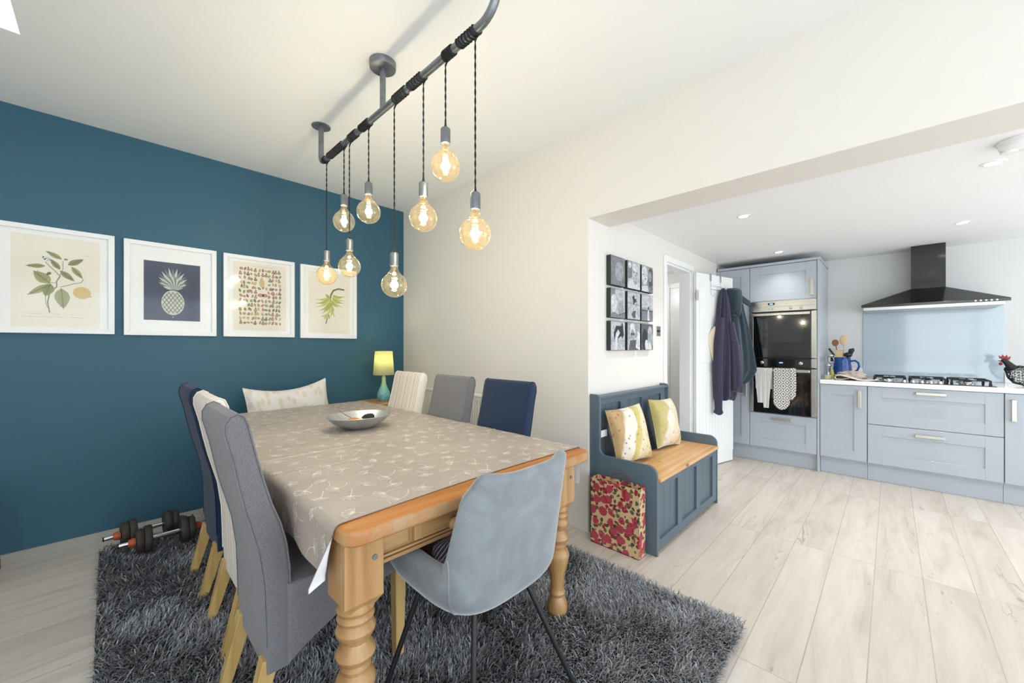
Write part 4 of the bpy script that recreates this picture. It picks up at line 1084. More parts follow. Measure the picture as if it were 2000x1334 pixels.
q0, q1, w0, w1, hz = 2.155, 2.238, 1.056, 1.384, .412
g = G(); T_ = .0015
g.box(q0, q0 + T_, w0, w1, .001, hz).box(q1 - T_, q1, w0, w1, .001, hz).box(q0, q1, w0, w0 + T_, .001, hz).box(q0, q1, w1 - T_, w1, .001, hz).box(q0, q1, w0, w1, .001, .004)
g.build('bag_body', M['roses'], gb)
hp = [(0, 1.30, .36), (0, 1.29, .33), (0, 1.26, .292), (0, 1.23, .278), (0, 1.20, .280), (0, 1.17, .300), (0, 1.145, .345), (0, 1.14, .395)]
hp = [(q0 - .004, 1.285, .405)] + [(q0 - .006, y, z) for _, y, z in hp[1:]]
G().tube(hp, .0022, 6).build('handle', M['red'], gb, smooth=60)
G().tube([(q1 - .004, y, z + .0) for y, z in ((1.285, .40), (1.27, .44), (1.22, .455), (1.17, .44), (1.145, .40))], .0022, 6).build('handle', M['red'], gb, smooth=60)

# ------------------------------------------------------------------ nine photo canvases
greys = [(44, 46, 49), (84, 87, 92), (120, 124, 129), (152, 156, 161), (180, 183, 187), (204, 206, 208)]
GM = [mat('photo_grey_%d' % i, c_, .45, var=.38, vscale=45) for i, c_ in enumerate(greys)]
M['canvas_edge'] = mat('black_canvas_edge', (40, 43, 44), .6)
m, t, b = shader('blurred_photo'); M['blur'] = m
t.l(t.ramp(t.noise(t.coord((1, 1, .6)), 6, 2), [(.3, rgb((120, 124, 130))), (.7, rgb((168, 172, 178)))]), b.inputs['Base Color']); b.inputs['Roughness'].default_value = .3
def canvas(i, j, label, draw, base=4):
    W_, H_ = .207, .213
    x0 = (2.478, 2.722, 2.955)[i]; z0 = (1.692, 1.458, 1.222)[j]
    t_ = thing('photo_canvas', label, 'photo', (x0, YO, z0), 0, 'black and white photo canvases')
    G().box(0, W_, -.036, -.002, 0, H_).build('canvas_frame', M['canvas_edge'], t_, world=False, bevel=.002)
    a = G(); a.cur = base; a.box(.003, W_ - .002, -.0375, -.0361, .003, H_ - .003)
    rr2 = random.Random(i * 7 + j)
    lay = [0]
    def S(poly2, k):
        lay[0] += 1; a.cur = k; a.poly([(min(W_ - .003, max(.004, p[0] * W_)), -.0376 - lay[0] * .00003, min(H_ - .004, max(.004, p[1] * H_))) for p in poly2])
    draw(S, rr2)
    a.build('photo', GM if base != 9 else GM, t_, world=False)
    return t_
def d_blur(S, r_):
    for k in range(7): S(ell(.5 + .02 * k, .5, .5 - k * .05, .62 - k * .07, 24), 2 if k % 2 == 0 and k < 3 else (2 if k < 4 else 3))
def d_man(S, r_):
    S([(0, .0), (1, 0), (1, .25), (.7, .34), (.3, .34), (0, .22)], 5); S([(0, .35), (.35, .4), (.35, 1), (0, 1)], 2); S(ell(.18, .85, .12, .12, 12), 5)
    S(ell(.62, .60, .25, .33, 24), 4); S(ell(.62, .80, .25, .13, 20), 5)
    for x in (.53, .73): S(ell(x, .62, .05, .02, 10), 1)
    S(ell(.63, .52, .03, .05, 10), 3); S(ell(.63, .42, .10, .025, 12, 0, PI, 2 * PI), 2); S([(.5, .2), (.75, .2), (.72, .34), (.52, .34)], 3)
def d_pair(S, r_):
    S([(0, 0), (1, 0), (1, 1), (0, 1)], 3); S(ell(.25, .62, .26, .36, 20), 5); S(ell(.15, .65, .05, .03, 8), 1); S(ell(.35, .5, .06, .03, 8), 2)
    S(ell(.80, .55, .26, .42, 20), 1); S(ell(.72, .62, .14, .2, 16), 3); S([(0, 0), (.6, 0), (.5, .25), (0, .2)], 5); S([(.6, 0), (1, 0), (1, .3), (.7, .25)], 2)
def d_two(S, r_):
    S([(0, .5), (.3, .4), (.3, 1), (0, 1)], 2); S(ell(.2, .5, .2, .3, 18), 5); S(ell(.7, .42, .2, .42, 20), 3); S(ell(.7, .66, .13, .14, 16), 4); S([(0, 0), (1, 0), (1, .16), (.6, .1), (.2, .2), (0, .14)], 2); S(strip2([(.5, .1), (1, .2)], .04), 1); S(strip2([(.55, .0), (.55, .5)], .02), 3)
def d_leap(S, r_):
    S([(0, .55), (1, .52), (1, .56), (0, .6)], 3); S([(0, .0), (1, 0), (1, .3), (0, .34)], 4)
    S([(.38, .78), (.30, .83), (.42, .82), (.45, .9), (.55, .84), (.72, .82), (.66, .74), (.78, .62), (.66, .66), (.58, .62), (.40, .50), (.46, .62)], 0); S(ell(.62, .80, .08, .04, 10), 5)
    S([(.30, .20), (.44, .30), (.66, .34), (.60, .2), (.62, .08), (.5, .04), (.36, .12)], 1)
def d_beach(S, r_):
    S([(0, 0), (1, 0), (1, .36), (0, .36)], 2); S([(0, .36), (1, .36), (1, .42), (0, .42)], 1); S([(0, .42), (1, .42), (1, .5), (0, .5)], 3); S([(.50, 0), (.68, 0), (.62, .42), (.52, .42)], 5); S(ell(.57, .49, .06, .07, 12), 0)
def d_dog(S, r_):
    S([(0, .3), (1, .32), (1, .36), (0, .34)], 3); S([(.28, 0), (.52, 0), (.5, .4), (.7, .5), (.85, .40), (.95, .42), (.9, .6), (.85, .82), (.8, 1), (.7, .84), (.35, .84), (.2, .6)], 0); S([(.28, 0), (.5, 0), (.48, .45), (.62, .6), (.5, .72), (.35, .6), (.25, .3)], 5); S([(.84, .38), (.95, .40), (.92, .5), (.86, .5)], 4)
def d_woman(S, r_):
    S([(0, .4), (1, .5), (1, 1), (0, 1)], 3); S([(.1, 0), (.85, 0), (.75, .38), (.2, .36)], 1); S(ell(.38, .72, .2, .26, 22), 5); S(ell(.4, .56, .15, .2, 20), 3); S(ell(.33, .58, .07, .045, 10), 0); S(ell(.48, .58, .07, .045, 10), 0); S([(.62, .1), (.9, 0), (1, 0), (1, .6), (.8, .7)], 5)
def d_hug(S, r_):
    S([(0, 0), (1, 0), (1, 1), (0, 1)], 1); S(ell(.28, .38, .24, .42, 20), 0); S(ell(.72, .72, .18, .2, 18), 4); S(ell(.75, .38, .24, .36, 20), 3); S(ell(.42, .2, .14, .2, 16), 5); S([(.5, 0), (.9, 0), (.8, .3), (.6, .3)], 5)
CV = [(0, 0, 'blank blurred grey photo canvas, top left of the nine', d_blur), (1, 0, 'photo canvas of a smiling person close up, top middle of the nine', d_man), (2, 0, 'photo canvas of two faces side by side, top right of the nine', d_pair),
      (0, 1, 'photo canvas of two people by railings, middle left of the nine', d_two), (1, 1, 'photo canvas of a dark dog leaping over wet sand, centre of the nine', d_leap), (2, 1, 'photo canvas of a lone person standing on a beach, middle right of the nine', d_beach),
      (0, 2, 'photo canvas of a black and white dog, bottom left of the nine', d_dog), (1, 2, 'photo canvas of a person in sunglasses, bottom middle of the nine', d_woman), (2, 2, 'photo canvas of a person hugging a dark dog, bottom right of the nine', d_hug)]
for i, j, l_, d_ in CV: canvas(i, j, l_, d_, base=2 if (i, j) == (0, 0) else 4)
sw = thing('light_switch', 'brushed steel light switch between the photo canvases and the door frame', 'switch', (3.35, YO, 1.35))
G().box(3.300, 3.386, YO - .006, YO - .001, 1.342, 1.428).build('switch_plate', M['steel'], sw, bevel=.002)
for x in (3.325, 3.345): G().box(x, x + .013, YO - .014, YO - .006, 1.377, 1.395).build('rocker', M['black'], sw, bevel=.002)

# ------------------------------------------------------------------ over-door hooks and coats
dd_ = Vector((.65, -.165)).normalized(); dn = Vector((-dd_.y, dd_.x)) * -1   # towards the room
hk = thing('over_door_hook', 'chrome wire hook rack over the top of the open white door', 'hook rack', dl.location.copy(), dl.rotation_euler.z)
g = G()
for x in (.24, .42):
    g.box(x - .012, x + .012, -.037, .002, 2.001, 2.004).box(x - .012, x + .012, -.0415, -.0395, 1.93, 2.004).box(x - .012, x + .012, .0005, .0025, 1.96, 2.003)
    g.tube([(x, -.043, 1.93), (x, -.045, 1.80), (x, -.065, 1.77), (x, -.085, 1.80)], .0022, 6)
g.tube([(.23, -.046, 1.88), (.43, -.046, 1.88), (.43, -.046, 1.845), (.23, -.046, 1.845), (.23, -.046, 1.88)], .002, 6)
g.build('hook_frame', M['chrome'], hk, smooth=50, world=False)
M['knit_purple'] = fabric('purple_knit', (44, 42, 60), (74, 70, 92), sc=300, strength=.8)
M['knit_teal'] = fabric('dark_teal_wool', (30, 40, 48), (62, 78, 88), sc=260, strength=.8)
def garment(rows, folds, seed, nu=72, nv=60, amp=.014):
    """rows: (z, centre x, centre y, half width, half depth) -> closed hanging cloth body"""
    zs_ = [r_[0] for r_ in rows]
    def F(u, v_):
        f = v_ * (len(rows) - 1); i = min(int(f), len(rows) - 2); f -= i; f = f * f * (3 - 2 * f) * .5 + f * .5
        z, cx, cy, hw, hd = [rows[i][k] * (1 - f) + rows[i + 1][k] * f for k in range(5)]
        a = 2 * PI * u
        am = amp * min(1, v_ * 3)
        k = 1 + (am * math.sin(a * folds + seed + 2.0 * math.sin(v_ * 3)) + am * .6 * math.sin(a * (folds * 2 + 1) + seed * 2 + v_ * 4)) / max(hd, .02) * 1.0
        k = max(.55, min(1.5, k))
        return (cx + hw * math.cos(a) * (1 + (k - 1) * .35), cy + hd * math.sin(a) * k, z + (.012 * math.sin(a * folds + seed) if v_ > .97 else 0))
    g = G(); g.grid(F, nu, nv, cu=True)
    g.f.append(tuple(range(nu))); g.m.append(0); g.f.append(tuple(range(nu * (nv - 1), nu * nv))[::-1]); g.m.append(0)
    return g
rzc = R(44.1 - 90)   # local x runs to the right of the view direction
cd = thing('cardigan', 'purple knitted cardigan hanging on the open white door', 'cardigan', (4.44, 1.235, 0), rzc)
# local frame: x right, y away from viewer
garment([(1.862, .012, .05, .012, .012), (1.84, .010, .05, .030, .022), (1.76, .008, .045, .048, .032), (1.62, .004, .04, .062, .042), (1.45, .004, .035, .080, .05), (1.25, .010, .03, .105, .055), (1.05, .012, .03, .118, .055), (.88, .010, .03, .120, .05), (.74, .012, .03, .115, .045), (.70, .012, .03, .108, .04)], 5, 1.0).build('body', M['knit_purple'], cd, smooth=70, world=False)
garment([(1.55, -.045, .0, .035, .03), (1.3, -.075, -.02, .045, .035), (1.0, -.085, -.02, .043, .032), (.75, -.078, -.02, .040, .030), (.60, -.075, -.02, .036, .028), (.585, -.075, -.02, .044, .032), (.56, -.075, -.02, .044, .032)], 2, 2.0, 36, 40, .006).build('sleeve', M['knit_purple'], cd, smooth=70, world=False)
garment([(1.50, .05, -.01, .035, .03), (1.25, .085, -.03, .045, .035), (1.0, .105, -.035, .048, .035), (.86, .112, -.035, .047, .034), (.84, .112, -.035, .052, .036), (.79, .110, -.035, .050, .034)], 2, .5, 36, 36, .006).build('sleeve', M['knit_purple'], cd, smooth=70, world=False)
G().tube([(.055, -.07, 1.30), (.09, -.078, 1.295), (.115, -.075, 1.30)], .004, 6).build('pocket_edge', M['knit_purple'], cd, smooth=60, world=False)
ct = thing('coat', 'dark teal wool coat hanging on the edge of the open white door', 'coat', (4.635, 1.165, 0), rzc)
garment([(1.855, -.035, .04, .04, .02), (1.84, -.035, .04, .055, .04), (1.74, -.025, .035, .075, .055), (1.64, -.015, .03, .080, .06), (1.45, .010, .03, .105, .065), (1.2, .030, .03, .140, .07), (1.0, .040, .03, .165, .07), (.90, .015, .03, .14, .06), (.83, -.030, .03, .08, .05)], 5, 3.0, 72, 50, .016).build('body', M['knit_teal'], ct, smooth=70, world=False)
garment([(1.865, -.05, .00, .06, .035), (1.84, -.05, -.01, .075, .055), (1.75, -.05, -.02, .078, .06), (1.62, -.05, -.03, .06, .05), (1.575, -.05, -.03, .05, .045)], 2, 1.0, 40, 24, .006).build('collar', M['knit_teal'], ct, smooth=70, world=False)
garment([(1.60, -.05, -.02, .04, .03), (1.4, -.05, -.04, .05, .035), (1.1, -.04, -.04, .055, .038), (.95, -.03, -.04, .055, .036), (.90, -.03, -.04, .05, .034)], 2, .3, 36, 30, .007).build('sleeve', M['knit_teal'], ct, smooth=70, world=False)
G().ball((-.055, -.082, 1.60), (.014, .006, .014), 12, 8).build('button', M['black'], ct, smooth=60, world=False)
G().prism([(.045, 1.79), (.13, 1.73), (.13, 1.67), (.05, 1.72)], 1, -.01, .012).build('lapel_tab', M['knit_teal'], ct, world=False, bevel=.004)
bgp = thing('cloth_bag', 'cream cloth bag corner showing behind the purple cardigan', 'bag', (4.36, 1.33, 0), rzc)
G().rprism([(-.07, 1.35), (.02, 1.46), (.05, 1.42), (.05, 1.05), (.0, 1.12)], 1, -.012, .012, .005).build('bag_body', mat('cream_cotton', (226, 212, 182), .9), bgp, world=False, smooth=50)

# ------------------------------------------------------------------ kitchen units
XF = 4.93
def shaker(g, y0, y1, z0, z1, fw=.082, x=XF, th=.02):
    """door / drawer front facing -x"""
    if y0 > y1: y0, y1 = y1, y0
    g.box(x, x + th, y0, y0 + fw, z0, z1).box(x, x + th, y1 - fw, y1, z0, z1).box(x, x + th, y0 + fw, y1 - fw, z0, z0 + fw).box(x, x + th, y0 + fw, y1 - fw, z1 - fw, z1)
    g.box(x + .008, x + th, y0 + fw - .001, y1 - fw + .001, z0 + fw - .001, z1 - fw + .001)
    return g
def hgrip(parent, y0, y1, z):
    g = G().box(XF - .034, XF - .022, y0, y1, z - .012, z + .012).box(XF - .024, XF, y0, y0 + .012, z - .010, z + .010).box(XF - .024, XF, y1 - .012, y1, z - .010, z + .010)
    g.build('handle', M['satin'], parent, bevel=.003, world=False).location = (-parent.parent.location.x, -parent.parent.location.y, -parent.parent.location.z)
def vgrip(parent, y, z0, z1):
    g = G().box(XF - .034, XF - .022, y - .013, y + .013, z0, z1).box(XF - .024, XF, y - .011, y + .011, z0, z0 + .012).box(XF - .024, XF, y - .011, y + .011, z1 - .012, z1)
    g.build('handle', M['satin'], parent, bevel=.003, world=False).location = (-parent.parent.location.x, -parent.parent.location.y, -parent.parent.location.z)
U = M['unit']
# larder
Lr = thing('larder_cabinet', 'narrow tall pale grey larder cabinet in the corner behind the coats', 'cabinet', (5.25, 1.27, 0))
g = G().box(XF + .022, XK - .006, 1.123, 1.438, .15, 2.115); g.build('body', U, Lr)
G().box(XF - .008, XK - .006, 1.119, 1.445, 2.119, 2.146).build('cornice', U, Lr, bevel=.002)
G().box(XF, XF + .02, 1.420, 1.459, .15, 2.117).build('filler_strip', U, Lr)
d = shaker(G(), 1.122, 1.418, .910, 2.115).build('door', U, Lr, bevel=.0012, seg=1); vgrip(d, 1.155, .98, 1.13)
d = shaker(G(), 1.122, 1.418, .168, .904).build('door', U, Lr, bevel=.0012, seg=1); vgrip(d, 1.155, .70, .86)
G().box(4.98, 4.995, 1.119, 1.459, .001, .15).build('plinth', M['unit'], Lr)
# oven housing
Oh = thing('oven_cabinet', 'tall pale grey cabinet housing the double ovens', 'cabinet', (5.25, .82, 0))
g = G().box(XF + .022, XK - .006, .530, .548, .15, 2.115).box(XF + .022, XK - .006, 1.100, 1.118, .15, 2.115).box(XF + .022, XK - .006, .548, 1.1, .15, .535).box(XF + .022, XK - .006, .548, 1.1, 1.735, 2.115).box(5.50, XK - .006, .548, 1.1, .535, 1.735)
g.build('body', U, Oh)
G().box(XF - .004, XK - .006, .509, .528, .001, 2.117).build('end_panel', U, Oh, bevel=.001)
G().box(XF - .008, XK - .006, .502, 1.119, 2.119, 2.146).build('cornice', U, Oh, bevel=.002)
d = shaker(G(), .532, 1.118, 1.738, 2.115, .088).build('door', U, Oh, bevel=.0012, seg=1); vgrip(d, .570, 1.765, 1.935)
d = shaker(G(), .532, 1.118, .168, .532, .09).build('drawer', U, Oh, bevel=.0012, seg=1); hgrip(d, .735, .915, .487)
G().box(4.98, 4.995, .528, 1.119, .001, .15).build('plinth', M['unit'], Oh)
# ovens
XO = 4.912
yo0, yo1 = .532, 1.116
m, t, b = shader('blue_display'); b.inputs['Base Color'].default_value = (0.01, .012, .02, 1); b.inputs['Emission Color'].default_value = rgb((120, 180, 240)); b.inputs['Emission Strength'].default_value = .0; b.inputs['Roughness'].default_value = .1; M['disp'] = m
M['digit'] = mat('display_digits', (150, 200, 240), .4, emit=(150, 205, 250), es=2.0)
ov = thing('built_in_oven', 'upper built-in oven with steel control panel and black glass door', 'oven', (5.2, .82, 1.13))
G().box(XF - .002, 5.48, .55, 1.098, 1.125, 1.733).build('body', M['black'], ov)
G().box(XO, XF, yo0, yo1, 1.624, 1.733).box(XO - .003, XO, yo0, yo1 - .045, 1.672, 1.676).build('control_panel', M['steel'], ov, bevel=.002)
dsp = G().box(XO - .002, XO, .885, .945, 1.692, 1.715).build('display', M['disp'], ov)
def digits(parent, y, z, x, s_=.006):
    g = G()
    for k in range(4):
        yy = y - k * s_ * 1.35; g.box(x - .0008, x, yy, yy + s_ * .25, z, z + s_ * 2).box(x - .0008, x, yy, yy + s_ * .8, z + s_ * .9, z + s_ * 1.1).box(x - .0008, x, yy + s_ * .6, yy + s_ * .8, z, z + s_ * 2)
    g.build('digits', M['digit'], parent, world=False).location = (-parent.parent.location.x, -parent.parent.location.y, -parent.parent.location.z)
digits(dsp, .925, 1.697, XO - .0021)
def knob(parent, y, z, x, r_, m_):
    o = G().lathe([(r_, 0), (r_, .004), (r_ * .75, .008), (r_ * .72, .022), (0, .023)], (0, 0, 0), 20, axis=0).build('knob', m_, parent, world=False, smooth=40)
    o.location = (x - parent.location.x, y - parent.location.y, z - parent.location.z); o.scale = (-1, 1, 1)
for y in (.745, .655): knob(ov, y, 1.652, XO, .016, M['steel'])
for y in (.935, .907): knob(ov, y, 1.652, XO, .007, M['steel'])
def ovdoor(par, z0, z1, zw0, zw1):
    g = G(); g.box(XO + .002, XF, yo0, yo0 + .042, z0, z1).box(XO + .002, XF, yo1 - .034, yo1, z0, z1)
    g.build('side_trim', M['steel'], par, bevel=.0015)
    dr_ = G().box(XO, XF, yo0 + .043, yo1 - .035, z0, z1 - .0).build('door', M['blackglass'], par, bevel=.002)
    G().box(XO - .0008, XO, yo0 + .11, yo1 - .09, zw0, zw1).build('window', M['ovenwin'], dr_, world=False).location = (-par.location.x, -par.location.y, -par.location.z)
    h = G().box(XO - .035, XO - .015, yo0 + .05, yo1 - .04, z1 - .036, z1 - .008)
    for y in (yo0 + .07, yo1 - .07): h.box(XO - .016, XO, y - .012, y + .012, z1 - .032, z1 - .012)
    h.build('handle', M['steel'], dr_, bevel=.004, world=False).location = (-par.location.x, -par.location.y, -par.location.z)
M['ovenwin'] = mat('dark_oven_window', (34, 35, 34), .02, coat=1.0)
ovdoor(ov, 1.135, 1.612, 1.30, 1.54)
ol = thing('built_in_oven', 'lower built-in oven with black control panel and tea towel on its handle', 'oven', (5.2, .82, .54))
G().box(XF - .002, 5.48, .55, 1.098, .545, 1.118).build('body', M['black'], ol)
cp = G().box(XO, XF, yo0 + .043, yo1 - .035, 1.035, 1.122).build('control_panel', M['blackglass'], ol, bevel=.002)
G().box(XO + .002, XF, yo0, yo0 + .042, 1.035, 1.128).box(XO + .002, XF, yo1 - .034, yo1, 1.035, 1.128).build('side_trim', M['steel'], ol, bevel=.0015)
dsp = G().box(XO - .002, XO, .80, .86, 1.068, 1.095).build('display', M['disp'], ol); digits(dsp, .838, 1.075, XO - .0021)
for y in (1.0, .66): knob(ol, y, 1.078, XO, .017, M['steel'])
ovdoor(ol, .541, 1.022, .63, .93)
# tea towel and double oven glove over the lower handle
m, t, b = shader('checked_cotton'); M['check'] = m
sp = t.n('ShaderNodeSeparateXYZ'); t.l(t.coord(), sp.inputs[0])
fa = t.math('FRACT', t.math('MULTIPLY', sp.outputs[1], 75)); fb = t.math('FRACT', t.math('MULTIPLY', sp.outputs[2], 60))
c = t.mix(t.ramp(fa, [(.72, (0, 0, 0, 1)), (.76, (.7, .7, .7, 1))]), rgb((236, 234, 230)), rgb((120, 122, 128)))
c = t.mix(t.ramp(fb, [(.78, (0, 0, 0, 1)), (.82, (.55, .55, .55, 1))]), c, rgb((176, 150, 128)))
t.l(c, b.inputs['Base Color']); b.inputs['Roughness'].default_value = .9
m, t, b = shader('diamond_quilt'); M['diamond'] = m
sp = t.n('ShaderNodeSeparateXYZ'); t.l(t.coord(), sp.inputs[0])
dy_ = t.math('ABSOLUTE', t.math('SUBTRACT', t.math('FRACT', t.math('MULTIPLY', sp.outputs[1], 15)), .5)); dz_ = t.math('ABSOLUTE', t.math('SUBTRACT', t.math('FRACT', t.math('MULTIPLY', sp.outputs[2], 12.5)), .5))
f = t.math('FRACT', t.math('MULTIPLY', t.math('ADD', dy_, dz_), 3.0))
c = t.ramp(f, [(.0, rgb((238, 234, 226))), (.46, rgb((238, 234, 226))), (.52, rgb((126, 122, 118))), (.92, rgb((126, 122, 118))), (.97, rgb((238, 234, 226)))])
t.l(c, b.inputs['Base Color']); b.inputs['Roughness'].default_value = .9
hx0, hx1, hz = XO - .037, XO - .013, 1.0155
def hangcloth(y0, y1, zf, zb2, fn, m_, name, parent=None, thick=.004, flare=0.0, ny=24, nz=30, wav=.006):
    def F(off):
        def q(u, v_):
            y = y0 + (y1 - y0) * u
            L1 = hz - zf; L2 = hz - zb2; Lt = L1 + .03 + L2; s_ = v_ * Lt
            wv = wav * math.sin(u * 9 + 1)
            if s_ < L1:
                z = zf + s_; k = 1 - s_ / L1; x = hx0 - off - abs(wv) * k - .002
                y += flare * k * (.5 - u) * 2 * 1.0; e = fn(u) if fn else 0; z += e * k
            elif s_ < L1 + .03:
                a = (s_ - L1) / .03 * PI; x = (hx0 + hx1) / 2 - ((hx1 - hx0) / 2 + off + .002) * math.cos(a); z = hz + (.004 + off) * math.sin(a)
            else: x = hx1 + off * .3 - .002; z = hz - (s_ - L1 - .03)
            return (x, y, z)
        return q
    g = G(); g.grid(F(0), ny, nz, flip=True); g.grid(F(thick), ny, nz)
    return g
tt = hangcloth(.900, 1.06, .60, .80, lambda u: .05 * (u > .45), M['check'], 'tea_towel', flare=.03)
tt = tt.build('tea_towel', M['check'], smooth=60, loc=(XO - .03, .98, .62)); tag(tt, 'checked white tea towel folded over the lower oven handle', 'tea towel')
og = hangcloth(.745, .885, .595, .75, lambda u: .065 * (abs(u - .5) * 2) ** 2.4, M['diamond'], 'g', thick=.012, wav=0)
ogt = thing('oven_glove', 'white and grey diamond patterned oven glove over the lower oven handle', 'oven glove', (XO - .03, .80, .6))
og.build('mitt', M['diamond'], ogt, smooth=60)
hangcloth(.695, .742, .70, .80, lambda u: .05 * (1 - u) ** 2, M['diamond'], 'g', thick=.010, wav=0).build('mitt', M['diamond'], ogt, smooth=60)

# base units
def base(name, label, y0, y1):
    t_ = thing(name, label, 'cabinet', (5.25, (y0 + y1) / 2, 0))
    G().box(XF + .022, XK - .006, y0, y1, .15, .88).build('body', U, t_); G().box(4.98, 4.995, y0, y1, .001, .15).build('plinth', M['unit'], t_)
    return t_
b1 = base('base_cabinet', 'narrow pale grey base cabinet with one door, left of the wide drawers', .159, .507)
d = shaker(G(), .161, .505, .168, .878, .092).build('door', U, b1, bevel=.0012, seg=1); vgrip(d, .212, .67, .838)
b2 = base('drawer_cabinet', 'wide pale grey base cabinet with two deep drawers under the hob', -.644, .157)
d = shaker(G(), -.642, .155, .532, .878, .095).build('drawer', U, b2, bevel=.0012, seg=1); hgrip(d, -.335, -.155, .840)
d = shaker(G(), -.642, .155, .168, .526, .095).build('drawer', U, b2, bevel=.0012, seg=1); hgrip(d, -.325, -.150, .470)
b3 = base('base_cabinet', 'pale grey base cabinet cut by the right edge, right of the wide drawers', -1.25, -.646)
d = shaker(G(), -1.248, -.648, .168, .878, .092).build('door', U, b3, bevel=.0012, seg=1); vgrip(d, -.688, .665, .835)
b4 = base('base_cabinet', 'pale grey base cabinet beyond the right edge of the view', -1.9, -1.252)
shaker(G(), -1.898, -1.254, .168, .878, .092).build('door', U, b4, bevel=.0012, seg=1)
wk = G().box(4.915, XK, -1.9, .507, .883, .924).build('worktop', M['quartz'], bevel=.003, loc=(5.25, -.7, .88)); tag(wk, 'white stone kitchen worktop along the hob wall', 'worktop')
up = G().box(XK - .018, XK, -1.9, -.735, .925, 1.02).box(XK - .018, XK, .215, .507, .925, 1.02).build('upstand', M['quartz'], loc=(XK, -.3, .925)); tag(up, 'low white stone upstand along the back of the worktop', 'upstand')
spb = G().box(XK - .012, XK - .001, -.733, .213, .925, 1.66).build('splashback', M['splash'], bevel=.001, loc=(XK, -.26, .925)); tag(spb, 'pale blue glass splashback behind the hob', 'splashback')
# hood
hd = thing('cooker_hood', 'black chimney cooker hood above the hob', 'cooker hood', (5.36, -.25, 1.6))
hy0, hy1, hx = -.705, .207, 5.12
G().box(hx, XK - .001, hy0, hy1, 1.628, 1.652).build('canopy_rim', M['blackgloss'], hd, bevel=.002)
cy0, cy1, cx_ = -.362, -.138, 5.35
G().add([(hx, hy0, 1.652), (hx, hy1, 1.652), (XK - .001, hy1, 1.652), (XK - .001, hy0, 1.652), (cx_, cy0, 1.80), (cx_, cy1, 1.80), (XK - .001, cy1, 1.80), (XK - .001, cy0, 1.80)],
        [(0, 1, 5, 4), (1, 2, 6, 5), (2, 3, 7, 6), (3, 0, 4, 7), (4, 5, 6, 7), (3, 2, 1, 0)]).build('canopy', M['blackgloss'], hd)
G().box(cx_, XK - .001, cy0, cy1, 1.80, HK - .002).build('chimney', M['blackgloss'], hd, bevel=.001)
g = G().box(hx + .012, XK - .02, hy0 + .03, hy1 - .015, 1.600, 1.628)
for k in range(1, 3): g.box(hx + .010, hx + .012, hy0 + k * .3, hy0 + k * .3 + .012, 1.602, 1.626)
g.build('filter_tray', M['steel'], hd, bevel=.002)
for k in range(5):
    y = -.515 - k * .029
    o = G().lathe([(0, 0), (.007, 0), (.007, .004), (0, .005)], (0, 0, 0), 12, axis=0).build('button', M['chrome'], hd, world=False, smooth=40)
    o.location = (hx - .0 - hd.location.x, y - hd.location.y, 1.640 - hd.location.z); o.scale = (-1, 1, 1)
# hob
hb = thing('gas_hob', 'black glass five burner gas hob in the white worktop', 'hob', (5.19, -.235, .924))
G().box(4.952, 5.43, -.612, .138, .9245, .930).build('glass_plate', M['blackglass'], hb, bevel=.002)
def burner(x, y, r_):
    G().lathe([(r_ + .018, .0), (r_ + .014, .006), (r_, .008), (r_, .016), (r_ * .9, .020), (0, .022)], (x, y, .930), 28).build('burner', M['steel'], hb, smooth=40)
    g = G().lathe([(r_ * .95, 0), (r_ * .9, .008), (0, .009)], (x, y, .952), 24).build('burner_cap', M['blackiron'], hb, smooth=40)
for x, y, r_ in ((5.20, .02, .045), (5.33, -.235, .03), (5.09, -.235, .022), (5.33, -.47, .034), (5.10, -.47, .028)): burner(x, y, r_)
def grate(y0, y1):
    g = G(); z = .968; x0, x1 = 4.985 + .06, 5.42
    def bar(a, b_, c_, d_): g.box(a, b_, c_, d_, z - .007, z)
    bar(x0, x1, y0, y0 + .012); bar(x0, x1, y1 - .012, y1); bar(x0, x0 + .012, y0, y1); bar(x1 - .012, x1, y0, y1)
    ym = (y0 + y1) / 2; xm = (x0 + x1) / 2
    for xx in (x0 + (x1 - x0) * .27, x0 + (x1 - x0) * .73):
        bar(xx - .05, xx - .02, ym - .004, ym + .004); bar(xx + .02, xx + .05, ym - .004, ym + .004)
        g.box(xx - .005, xx + .005, y0, y0 + .07, z - .007, z + .003); g.box(xx - .005, xx + .005, y1 - .07, y1, z - .007, z + .003)
    for a in (x0, x1 - .012):
        for c_ in (y0, y1 - .012): g.taper((a + .006, c_ + .006, .930), (a + .006, c_ + .006, z - .004), (.009, .009), (.006, .006))
    g.build('pan_support', M['blackiron'], hb, bevel=.0015)
grate(-.10, .12); grate(-.345, -.125); grate(-.595, -.37)
for k, y in enumerate((-.085, -.14, -.195, -.25, -.305)):
    G().lathe([(.019, 0), (.019, .004), (.015, .006), (.014, .020), (0, .021)], (4.995, y, .930), 20).build('control_knob', M['steel'], hb, smooth=40)

